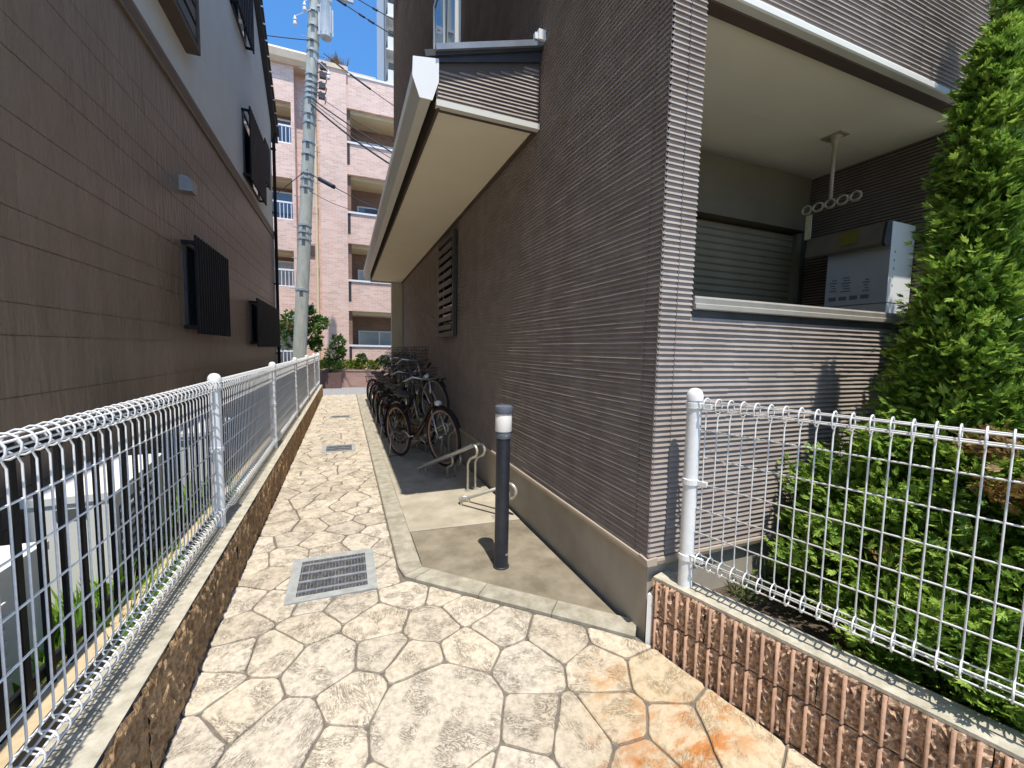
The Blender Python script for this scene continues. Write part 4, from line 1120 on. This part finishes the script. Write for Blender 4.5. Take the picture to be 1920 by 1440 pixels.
    if basket:
        P = []
        def ring(z, x0, x1, w): return [(x0, -w, z), (x1, -w, z), (x1, w, z), (x0, w, z), (x0, -w, z)]
        for k in range(6):
            u = k/5; P.append(ring(.78+.24*u, .955-.01*u, 1.20+.06*u, .135+.04*u))
        for k in range(8):
            u = k/7; y_ = -.135+.27*u; y2 = -.175+.35*u
            P.append([(.955, y_, .78), (.945, y2, 1.02)]); P.append([(1.20, y_, .78), (1.26, y2, 1.02)]); P.append([(.955, y_, .78), (1.20, y_, .78)])
        for k in range(7):
            u = k/6; x_ = .955+.245*u; x2 = .945+.315*u
            P.append([(x_, -.135, .78), (x2, -.175, 1.02)]); P.append([(x_, .135, .78), (x2, .175, 1.02)])
        T('basket', P, .003, M['basket'], n=4)
    return t
FM = {k: mat('frame_'+k, c, rough=.35) for k, c in (('brown', (.045, .022, .014)), ('olive', (.13, .12, .07)), ('red', (.035, .012, .012)), ('black', (.015, .015, .018)), ('silver', (.26, .26, .27)), ('navy', (.02, .03, .06)), ('beige', (.22, .19, .12)))}
HD = lambda: Vector((.34, -.94, 0))
specs = [((1.0, 4.40), .09, 'brown', 'rimbrown', 'dark brown bicycle with tan rims, nearest the empty racks', False),
         ((1.10, 5.15), .37, 'olive', 'rim', 'olive framed bicycle with its front wheel raised high on a rack', False),
         ((.98, 5.55), .09, 'black', 'rim', 'black bicycle with basket standing low behind the olive raised one', True),
         ((1.10, 6.10), .37, 'silver', 'rim', 'silver bicycle tilted up in the middle of the parked row', True),
         ((.98, 6.65), .09, 'navy', 'rim', 'navy bicycle with basket standing low beyond the silver one', True),
         ((1.10, 7.20), .37, 'beige', 'rim', 'beige bicycle tilted up just beyond the navy one', True),
         ((.98, 7.75), .09, 'red', 'rim', 'dark maroon bicycle standing low beyond the beige one', True),
         ((1.10, 8.30), .37, 'black', 'rim', 'black bicycle tilted up, second from the far end of the row', True),
         ((.98, 8.90), .09, 'olive', 'rim', 'olive bicycle standing low at the far end of the row', True)]
for i, (fr, h, fm, rm, lab, bk) in enumerate(specs):
    bicycle(fr, h, FM[fm], M[rm], lab, bk, HD())
    c = Vector((fr[0], fr[1], 0)); hd_ = HD().normalized()
    lo = c-hd_*(.42 if h < .2 else .72); hi = c+hd_*(.16 if h < .2 else .20)
    rack((lo.x, lo.y), (hi.x, hi.y), .27 if h < .2 else .47, ['low', 'tall'][h > .2]+' galvanised rack under the front wheel of the '+['dark brown bicycle nearest the empty racks', 'raised olive bicycle', 'black bicycle behind the olive one', 'silver bicycle', 'navy bicycle', 'beige bicycle', 'maroon bicycle', 'far black bicycle', 'farthest olive bicycle'][i])

# ------------------------------------------------------------------ water heater, laundry bracket, tag
wh = thing('water_heater', 'white wall-hung gas water heater with brown cover on the sheltered porch wall', 'water heater', (3.93, 2.05, 2.03))
b = MB(); b.box(3.655, 1.845, 1.785, 3.935, 2.265, 2.355); b.build('body', M['heater'], wh)
b = MB(); b.box(3.652, 1.8405, 1.785, 3.936, 1.8445, 2.358); b.build('lit_side_panel', M['heater_lit'], wh)
b = MB(); b.box(3.656, 1.842, 1.66, 3.935, 2.262, 1.778); b.build('lit_bottom_strip', M['heater_lit'], wh)  # paler strip paints the sunlit bottom of the heater
b = MB(); b.prism([(3.654, 2.36), (3.60, 2.35), (3.575, 2.20), (3.60, 2.185), (3.654, 2.195)], 'y', 1.862, 2.40); b.build('exhaust_cover', M['heater_cover'], wh)
b = MB(); b.prism([(3.654, 2.362), (3.597, 2.352), (3.571, 2.20), (3.597, 2.18), (3.654, 2.19)], 'y', 1.843, 1.861); b.build('cover_end', M['dark_metal'], wh)
b = MB(); b.prism([(3.5935, 2.335), (3.5765, 2.235), (3.574, 2.235), (3.591, 2.336)], 'y', 2.02, 2.15); b.build('warning_sticker', M['yellow'], wh)
for (y0, y1, z0, z1) in ((2.18, 2.235, 1.825, 1.855), (2.105, 2.16, 1.825, 1.855), (2.03, 2.085, 1.825, 1.855), (1.955, 2.01, 1.825, 1.855)):
    b = MB(); b.box(3.6525, y0, z0, 3.654, y1, z1); b.build('label_panel', M['print_grey'], wh)
for (y0, y1, z, n) in ((2.18, 2.235, 1.90, 5), (2.08, 2.15, 1.89, 6), (1.955, 2.00, 1.88, 5)):
    for k in range(n):
        b = MB(); b.box(3.6528, y0+.006*(k % 3), z+k*.021, 3.654, y1-.008*((k*2) % 3), z+k*.021+.008); b.build('print_line', M['print_grey'], wh)
for k in range(5):
    b = MB(); b.box(3.70, 1.8388, 1.90+k*.06, 3.712, 1.8402, 1.915+k*.06); b.build('screw', M['print_grey'], wh)

lb = thing('laundry_pole_bracket', 'beige ceiling-hung laundry pole bracket with ringed arm under the porch ceiling', 'laundry bracket', (3.315, 2.07, 2.975))
b = MB(); b.box(3.265, 2.00, 2.966, 3.365, 2.14, 2.9745); b.lathe([(.014, 2.90), (.022, 2.94), (.045, 2.966)], (3.315, 2.07, 0), 12); b.build('ceiling_plate', M['bracket'], lb)
b = MB(); b.tube([(3.315, 2.07, 2.95), (3.315, 2.07, 2.53)], .013, 10); b.build('rod', M['bracket'], lb, smooth=True)
b = MB()
for k in range(5):
    c = 1.905+k*.083; rx = .037 if k % 2 else .034
    b.tube([(3.315, c+rx*math.cos(a), 2.50+.030*math.sin(a)) for a in [2*math.pi*j/14 for j in range(14)]], .0085, 6, closed=True)
b.build('ring_arm', M['bracket'], lb, smooth=True)
tg = MB(); tg.box(3.31, 2.19, 2.275, 3.314, 2.235, 2.455); tg.tube([(3.312, 2.212, 2.452), (3.315, 2.20, 2.50)], .002, 4)
tag(tg.build('hang_tag', mat('tag_yellow', (.50, .47, .25), (.62, .60, .38), scale=14, rough=.6), loc=(3.312, 2.212, 2.36)), 'pale yellow paper tag hanging from the laundry pole bracket', 'tag')

# ------------------------------------------------------------------ pink tiled apartment building across the road
ap = thing('apartment_building', 'pink tiled four-storey apartment building with balconies across the road', 'building', (0, 18, 0))
D = 18.0
b = MB(); b.box(-.80, D, -.4, .165, D+2.6, 11.86); b.build('pier', M['tile'], ap)
b = MB(); b.box(-1.64, D+.55, -.4, -.80, D+2.6, 11.9); b.build('recessed_wall', M['tile'], ap)
b = MB()
flo = [(1.50, 2.85), (4.08, 5.49), (6.72, 8.13), (9.36, 10.60)]
par = [(-.4, 1.42), (2.85, 4.0), (5.49, 6.64), (8.13, 9.28), (10.60, 11.80)]
for (z0, z1) in par: b.box(.165, D+.10, z0, 7.5, D+.24, z1)
b.build('balcony_front', M['tile'], ap)
b = MB(); b.box(.165, D+1.35, -.4, 7.5, D+2.6, 11.7); b.build('balcony_back_wall', M['tile_brown_shaded'], ap)
b = MB(); b.box(.16, D+.24, -.4, .30, D+1.35, 11.7); b.build('balcony_side_wall', M['tile_brown_shaded'], ap)
for (z0, z1) in flo:
    b = MB(); b.box(.165, D+.242, z1-.14, 7.5, D+1.35, z1+.10); b.build('balcony_soffit', M['soffit_tan'], ap)
    b = MB(); b.box(.165, D+.06, z0-.075, 7.5, D+.27, z0-.002); b.build('balcony_rail', M['railw'], ap)
    b = MB(); b.box(.17, D+.085, z0-.85, .27, D+.098, z0-.08); b.build('drain_slot', M['dark_metal'], ap)
    w = MB(); zt = z0+.62; zb = z0-1.1
    w.box(.55, D+1.30, zb, .60, D+1.349, zt); w.box(2.35, D+1.30, zb, 2.40, D+1.349, zt); w.box(.60, D+1.30, zt-.05, 2.35, D+1.349, zt); w.box(1.38, D+1.29, zb, 1.45, D+1.349, zt-.05)
    w = w.build('window', M['railw'], ap)
    p = MB(); p.box(.60, D+1.325, zb, 1.38, D+1.345, zt-.05); p.build('pane', M['pale_glass'] if z0 < 5 else M['sky_glass'], w)
    p = MB(); p.box(1.45, D+1.325, zb, 2.35, D+1.345, zt-.05); p.build('pane', M['sky_glass'] if z0 > 4 else M['pale_glass'], w)
    w = MB(); w.box(3.3, D+1.30, zb, 5.2, D+1.349, zt); w.build('window', M['sky_glass'], ap)
# left wing
b = MB()
LW = [(-.4, 1.5), (2.95, 3.72), (5.58, 6.42), (8.33, 9.0), (10.3, 11.85)]
b.box(-1.75, D+.05, -.4, -1.64, D+2.6, 11.85)
for (z0, z1) in ((-.4, .55), (2.35, 3.62), (4.98, 6.10), (7.62, 8.85), (10.33, 11.85)): b.box(-9, D+.05, z0, -1.75, D+.25, z1)
b.build('left_wing_wall', M['tile'], ap)
b = MB(); b.box(-9, D+1.0, -.4, -1.64, D+2.6, 11.8); b.build('left_wing_back_wall', M['tile_brown_shaded'], ap)
for i, (z0, z1) in enumerate(((.55, 2.35), (3.62, 4.98), (6.10, 7.62), (8.85, 10.33))):
    w = MB(); w.box(-3.0, D+.92, z0-.4, -2.93, D+.999, z1-.25); w.box(-1.86, D+.92, z0-.4, -1.80, D+.999, z1-.25); w.box(-2.93, D+.92, z1-.31, -1.86, D+.999, z1-.25)
    w = w.build('window', M['railw'], ap)
    p = MB(); p.box(-2.93, D+.95, z0-.4, -1.86, D+.98, z1-.31); p.build('pane', M['sky_glass'] if i > 1 else M['pale_glass'], w)
    b = MB(); b.box(-9, D+.25, z1-.10, -1.75, D+1.0, z1+.05); b.build('balcony_soffit', M['soffit_tan'], ap)
    rl = MB(); zr = z0+.62
    rl.box(-4, D+.10, zr, -1.75, D+.15, zr+.06); rl.box(-4, D+.10, z0+.02, -1.75, D+.15, z0+.06)
    rl = rl.build('balcony_rail', M['railw'], ap)
    for k in range(18):
        q = MB(); x = -1.80-k*.125; q.box(x-.022, D+.11, z0+.06, x, D+.135, zr); q.build('baluster', M['railw'], rl)
b = MB(); b.box(-2.55, D+.26, 2.98, -1.95, D+.6, 3.5); b.build('air_conditioner', M['ac'], ap)
b = MB(); b.tube([(-.965, D+.46, -.3), (-.965, D+.46, 10.6)], .055, 10)
for z in (2.2, 4.5, 6.8, 9.1): b.box(-1.03, D+.42, z, -.90, D+.55, z+.06)
b.build('drainpipe', M['pipe_cream'], ap)
b = MB(); b.box(-1.5, D+.50, 4.95, -1.05, D+.549, 5.35); b.build('vent_grille', M['brown_trim'], ap)
# roof edge
b = MB(); b.prism([(D-.05, 11.60), (D-.20, 11.72), (D-.25, 11.95), (D-.12, 12.08), (D+2.6, 12.10), (D+2.6, 11.60)], 'x', -9, -1.0); b.build('cornice', M['cornice'], ap)
b = MB(); b.box(-.83, D-.05, 11.86, .22, D+2.6, 12.02); b.box(-.2, D+.9, 11.8, 1.30, D+2.6, 12.42); b.box(-.3, D+.7, 11.8, 1.75, D+2.6, 12.08); b.build('roof_parapet', M['cornice'], ap)
b = MB(); b.box(.17, D+.07, 11.80, 7.5, D+.28, 11.88); b.build('parapet_coping', M['railw'], ap)
b = MB(); b.prism([(-1.05, 11.75), (-.85, 12.05), (-.45, 12.2), (-.1, 12.05), (.0, 11.75)], 'y', D+.5, D+1.8); b.build('roof_vault', M['cornice'], ap)
sh = thing('roof_grass', 'dry tufted plant on the roof edge of the pink apartment building', 'plant', (-.12, D+.3, 12.02))
v = []; f = []; r_ = random.Random(9)
for k in range(220):
    d = Vector((r_.gauss(0, .28), r_.gauss(0, .28), 1)).normalized(); s = d.cross(Vector((r_.gauss(0, 1), r_.gauss(0, 1), .1))).normalized()
    spray(v, f, Vector((-.16+r_.gauss(0, .13), D+.3+r_.gauss(0, .1), 12.02)), d, s, r_.uniform(.2, .6), .05, False)
mb = MB(); mb.v = v; mb.f = f; mb.build('blades', M['dead'], sh, recalc=False)

# ------------------------------------------------------------------ far tower block
tw = thing('tower_block', 'tall white tower block with stacked balconies rising far behind the dark house', 'building', (6, 46, 0))
b = MB(); b.box(3.95, 45.2, 0, 12, 55, 42); b.build('wall', M['tower'], tw)
for k in range(13):
    z = 3+k*3.0
    b = MB(); b.box(4.15, 44.0, z, 11, 45.2, z+1.15); b.build('balcony', M['tower'], tw)
    b = MB(); b.box(4.35, 45.14, z+1.15, 10.6, 45.198, z+2.5); b.build('window', M['tower_dark'], tw)
    b = MB(); b.box(3.95, 43.9, z-.12, 11.2, 45.2, z-.002); b.build('floor_slab', M['tower'], tw)
b = MB(); b.box(3.90, 43.9, 0, 4.0, 45.2, 42); b.build('divider', M['tower_dark'], tw)

# ------------------------------------------------------------------ planter, hedge, shrubs
pl = thing('brick_planter', 'low pink brick planter wall along the far side of the road', 'planter', (1, 15.7, 0))
b = MB(); b.box(-.85, 15.55, 0, 6, 15.75, .56); b.box(-.85, 15.75, 0, -.65, 16.6, .56); b.box(5.8, 15.75, 0, 6, 16.6, .56); b.build('wall', M['brick'], pl)
b = MB(); b.box(-.87, 15.53, .562, 6.02, 15.77, .60); b.build('coping', M['brick'], pl)
b = MB(); b.box(-.65, 15.76, .1, 5.8, 16.6, .5); b.build('soil', M['soil'], pl)
bx = thing('shadow_box', 'dark box standing in for the shadow in front of the low brick planter wall', 'planter', (-.38, 15.3, 0))  # added dark box, stands in for a dark shadow at the wall
b = MB(); b.box(-.72, 15.12, .0, -.12, 15.5, .52); b.build('box', mat('shadow_dark', (.12, .075, .07), (.16, .10, .095), scale=9, rough=.8), bx)
def leafmass(name, label, cat, boxes, n, L, m, seed, kind=None, group=None):
    r_ = random.Random(seed); v = []; f = []
    for k in range(n):
        cx, cy, cz, rx, ry, rz = boxes[r_.randrange(len(boxes))]
        while True:
            p = Vector((r_.uniform(-1, 1), r_.uniform(-1, 1), r_.uniform(-1, 1)))
            if .3 < p.length < 1: break
        d = (p+Vector((r_.gauss(0, .4), r_.gauss(0, .4), .5))).normalized(); s = d.cross(Vector((r_.gauss(0, 1), r_.gauss(0, 1), 1))).normalized()
        spray(v, f, Vector((cx+p.x*rx, cy+p.y*ry, cz+p.z*rz)), d, s, L*r_.uniform(.6, 1.3), .5)
    mb = MB(); mb.v = v; mb.f = f
    return mb, (boxes[0][0], boxes[0][1], .5)
mb, lc = leafmass('hedge', '', '', [(x, 16.1, .72, .45, .3, .22) for x in (-.5, .1, .7, 1.3, 1.9, 2.5, 3.1, 3.7, 4.3, 4.9)], 5200, .085, M['hedge'], 21)
tag(mb.build('hedge', M['hedge'], recalc=False, loc=lc), 'low yellow-green clipped hedge growing in the brick planter', 'hedge')
sh = thing('shrub', 'small dark green shrub standing up from the dark box', 'shrub', (-.36, 15.4, .5))
trunk(sh, [(-.36, 15.35, .4), (-.34, 15.4, 1.0), (-.25, 15.4, 1.5)], .025, .008, 'stem'); trunk(sh, [(-.38, 15.35, .5), (-.5, 15.4, 1.2)], .015, .006, 'stem')
mb, lc = leafmass('', '', '', [(-.22, 15.4, 1.55, .2, .18, .25), (-.38, 15.4, 1.15, .26, .2, .25), (-.42, 15.4, .80, .3, .2, .25), (-.12, 15.4, 1.2, .12, .12, .2)], 620, .11, M['shrub'], 22)
mb.build('crown', M['shrub'], sh, recalc=False)
for i, (x, hgt) in enumerate(((.55, 1.0), (1.35, .95))):
    mb, lc = leafmass('', '', '', [(x, 16.0, hgt, .16, .16, .16)], 160, .09, M['hedge'], 30+i)
    tag(mb.build('bush', M['shrub'], recalc=False, loc=(x, 16, .6)), ['small round bush rising out of the hedge right of the dark shrub', 'small round bush rising out of the hedge behind the bicycles'][i], 'bush', 'small bushes in the hedge')
lt = thing('small_tree', 'small leafy tree growing round the foot of the power pole', 'tree', (-1.3, 14.75, 0))
trunk(lt, [(-1.35, 14.8, 0), (-1.3, 14.75, 1.0), (-1.2, 14.7, 1.9), (-1.1, 14.7, 2.5)], .05, .012)
trunk(lt, [(-1.3, 14.75, 1.0), (-1.0, 14.7, 1.7), (-.7, 14.7, 2.2)], .025, .008, 'limb'); trunk(lt, [(-1.3, 14.75, 1.0), (-1.6, 14.8, 1.8), (-1.75, 14.8, 2.3)], .025, .008, 'limb')
mb, lc = leafmass('', '', '', [(-1.1, 14.72, 2.35, .3, .25, .3), (-.72, 14.7, 2.15, .22, .2, .22), (-.95, 14.6, 1.8, .28, .2, .28), (-1.55, 14.8, 2.15, .3, .25, .35), (-1.8, 14.8, 1.6, .28, .25, .35), (-1.25, 14.5, 1.95, .16, .1, .3), (-.85, 14.7, 1.45, .16, .2, .2)], 1100, .13, M['shrub'], 23)
mb.build('crown', M['shrub'], lt, recalc=False)

# ------------------------------------------------------------------ power pole, transformer, cables
pp = thing('power_pole', 'grey concrete power pole with steel bands and a transformer beside the road', 'pole', (-1.32, 14.2, 0))
PB = Vector((-1.345, 14.2, 0)); PT = Vector((-.62, 14.2, 12.6))
def pax(z): return PB+(PT-PB)*(z/12.6)
b = MB(); b.tube([tuple(PB), tuple(pax(6)), tuple(PT)], .192, 20, r2=.15); smooth_angle(b.build('shaft', M['pole'], pp))
for z in (3.05, 4.55, 4.75, 4.95, 6.05, 6.3, 6.45, 7.0, 7.35, 7.9, 8.15, 8.6, 8.75, 8.9, 9.05, 9.25, 9.9, 10.2, 10.6, 11.0):
    c = pax(z); r = .195-.042*z/12.6
    b = MB(); b.tube([tuple(c), tuple(pax(z+.05))], r+.012, 20); b.obox((c.x-.02, c.y-r-.03, z+.02), (1, 0, 0), (0, 1, 0), (0, 0, 1), .05, .03, .03); b.build('band', M['steel'], pp)
k = 0
z = 2.2
while z < 11:
    c = pax(z); sgn = 1 if k % 2 else -1
    b = MB(); b.tube([(c.x+sgn*.15, c.y-.05, z), (c.x+sgn*.32, c.y-.05, z)], .012, 6); b.build('step_bolt', M['steel'], pp); z += .45; k += 1
tc_ = pax(10.7)
tr = MB(); tr.lathe([(.13, 0), (.16, .03), (.16, .95), (.17, .97), (.17, 1.0), (.10, 1.06)], (-.40, 13.95, 10.25), 20); tr = smooth_angle(tr.build('transformer', M['trafo'], pp))
for a in range(8):
    g_ = 2*math.pi*a/8; b = MB(); b.obox((-.40+.175*math.cos(g_), 13.95+.175*math.sin(g_), 10.72), (math.cos(g_), math.sin(g_), 0), (-math.sin(g_), math.cos(g_), 0), (0, 0, 1), .025, .006, .36); b.build('cooling_fin', M['trafo'], tr)
for dx in (-.1, .1):
    b = MB(); b.lathe([(.03, 0), (.05, .03), (.03, .06), (.05, .09), (.03, .12), (.02, .16)], (-.36+dx, 13.95, 11.3), 10); b.build('bushing', M['porcelain'], tr)
b = MB(); b.box(-.62, 13.90, 10.3, -.36, 13.98, 10.36); b.box(-.62, 13.90, 11.05, -.36, 13.98, 11.11); b.build('hanger', M['steel'], pp)
b = MB(); b.box(-1.35, 14.0, 11.5, .35, 14.08, 11.58); b.build('cross_arm', M['steel'], pp)
for (x, z) in ((-1.2, 10.55), (-.95, 11.0), (-.35, 9.3)):
    b = MB(); b.lathe([(.02, -.12), (.05, -.1), (.05, -.04), (.03, 0), (.055, .03), (.03, .08), (.02, .14)], (x, 14.0, z), 10); b.tube([(x, 14.0, z+.12), (pax(z).x, 14.05, z+.5)], .012, 5); b.build('insulator', M['porcelain'], pp)
for z in (8.72, 9.0, 9.3, 9.55):
    c = pax(z); b = MB(); b.obox((c.x+.30, c.y-.12, z), (1, 0, 0), (0, 1, 0), (0, 0, 1), .09, .06, .075); b.tube([(c.x+.15, c.y-.1, z+.05), (c.x+.28, c.y-.14, z+.12), (c.x+.42, c.y-.12, z-.05), (c.x+.38, c.y-.1, z-.2)], .014, 5); b.build('junction_box', M['dark_metal'], pp)
for z in (8.2, 8.35, 8.5):
    c = pax(z); b = MB(); b.tube([(c.x-.18, c.y-.12, z), (c.x-.26, c.y-.14, z-.05), (c.x-.22, c.y-.12, z-.18)], .016, 5); b.build('clip', M['steel'], pp)

def cable(label, a, b_, sag, r, lumps=(), name='power_cable', n=14):
    a = Vector(a); b_ = Vector(b_)
    def at(u): p = a.lerp(b_, u); p.z -= sag*4*u*(1-u); return p
    mb = MB(); mb.tube([tuple(at(k/n)) for k in range(n+1)], r, 6)
    t = mb.build(name, M['cable'], None, loc=tuple(a), smooth=True); tag(t, label, 'cable', 'overhead cables')
    for (u0, u1, rr_) in lumps:
        q = MB(); q.tube([tuple(at(u0)), tuple(at(u0*.8+u1*.2)), tuple(at(u0*.2+u1*.8)), tuple(at(u1))], rr_, 8); q.build('splice', M['cable'], t, smooth=True)
    return t
cable('thin cable dropping from the transformer with a long thick splice', (-.47, 14.0, 9.875), (1.9, 12.36, 7.74), .05, .010, ((.10, .22, .022), (.30, .52, .026)))
cable('upper of two cables dropping from the pole bands to the dark house', (-.80, 14.0, 8.547), (1.9, 12.36, 6.51), .06, .018)
cable('lower thick cable dropping from the pole bands to the dark house', (-.83, 14.0, 8.393), (1.9, 12.36, 6.15), .12, .025)
cable('thin cable between the two thick ones below the pole bands', (-.81, 14.0, 8.47), (1.9, 12.36, 6.33), .10, .010)
cable('high cable from the pole top with dark lumps against the sky', (-.30, 14.0, 11.54), (1.9, 12.36, 9.62), .03, .014, ((.06, .20, .036), (.36, .42, .03), (.47, .53, .03)))
cable('highest cable crossing the sky right of the pole', (.10, 14.0, 11.75), (1.9, 12.36, 10.08), .03, .013, ((.42, .48, .03),))
cable('cable at the top right beside the white tower block', (.30, 14.0, 12.2), (1.9, 12.36, 10.50), .03, .012, ((.72, .78, .03),))
cable('thin cable running left from the pole above the pink roof', (-.75, 14.0, 10.15), (-6.0, 14.4, 10.0), .15, .013)
cable('low cable with a black junction box in front of the pink pier', (-.90, 14.0, 6.44), (1.9, 12.36, 4.85), .05, .012, ((.09, .24, .06),))
cable('thin sagging wire low on the pole in front of the pink pier', (-.92, 14.0, 5.95), (1.9, 12.36, 5.35), .35, .008)
cable('thin wire just under the pole bands above the thick cables', (-.78, 14.0, 8.75), (1.9, 12.36, 6.9), .12, .008)
cable('pale guy wire slanting down left from the pole', (-.95, 14.0, 6.55), (-1.9, 14.0, 5.6), .0, .012)
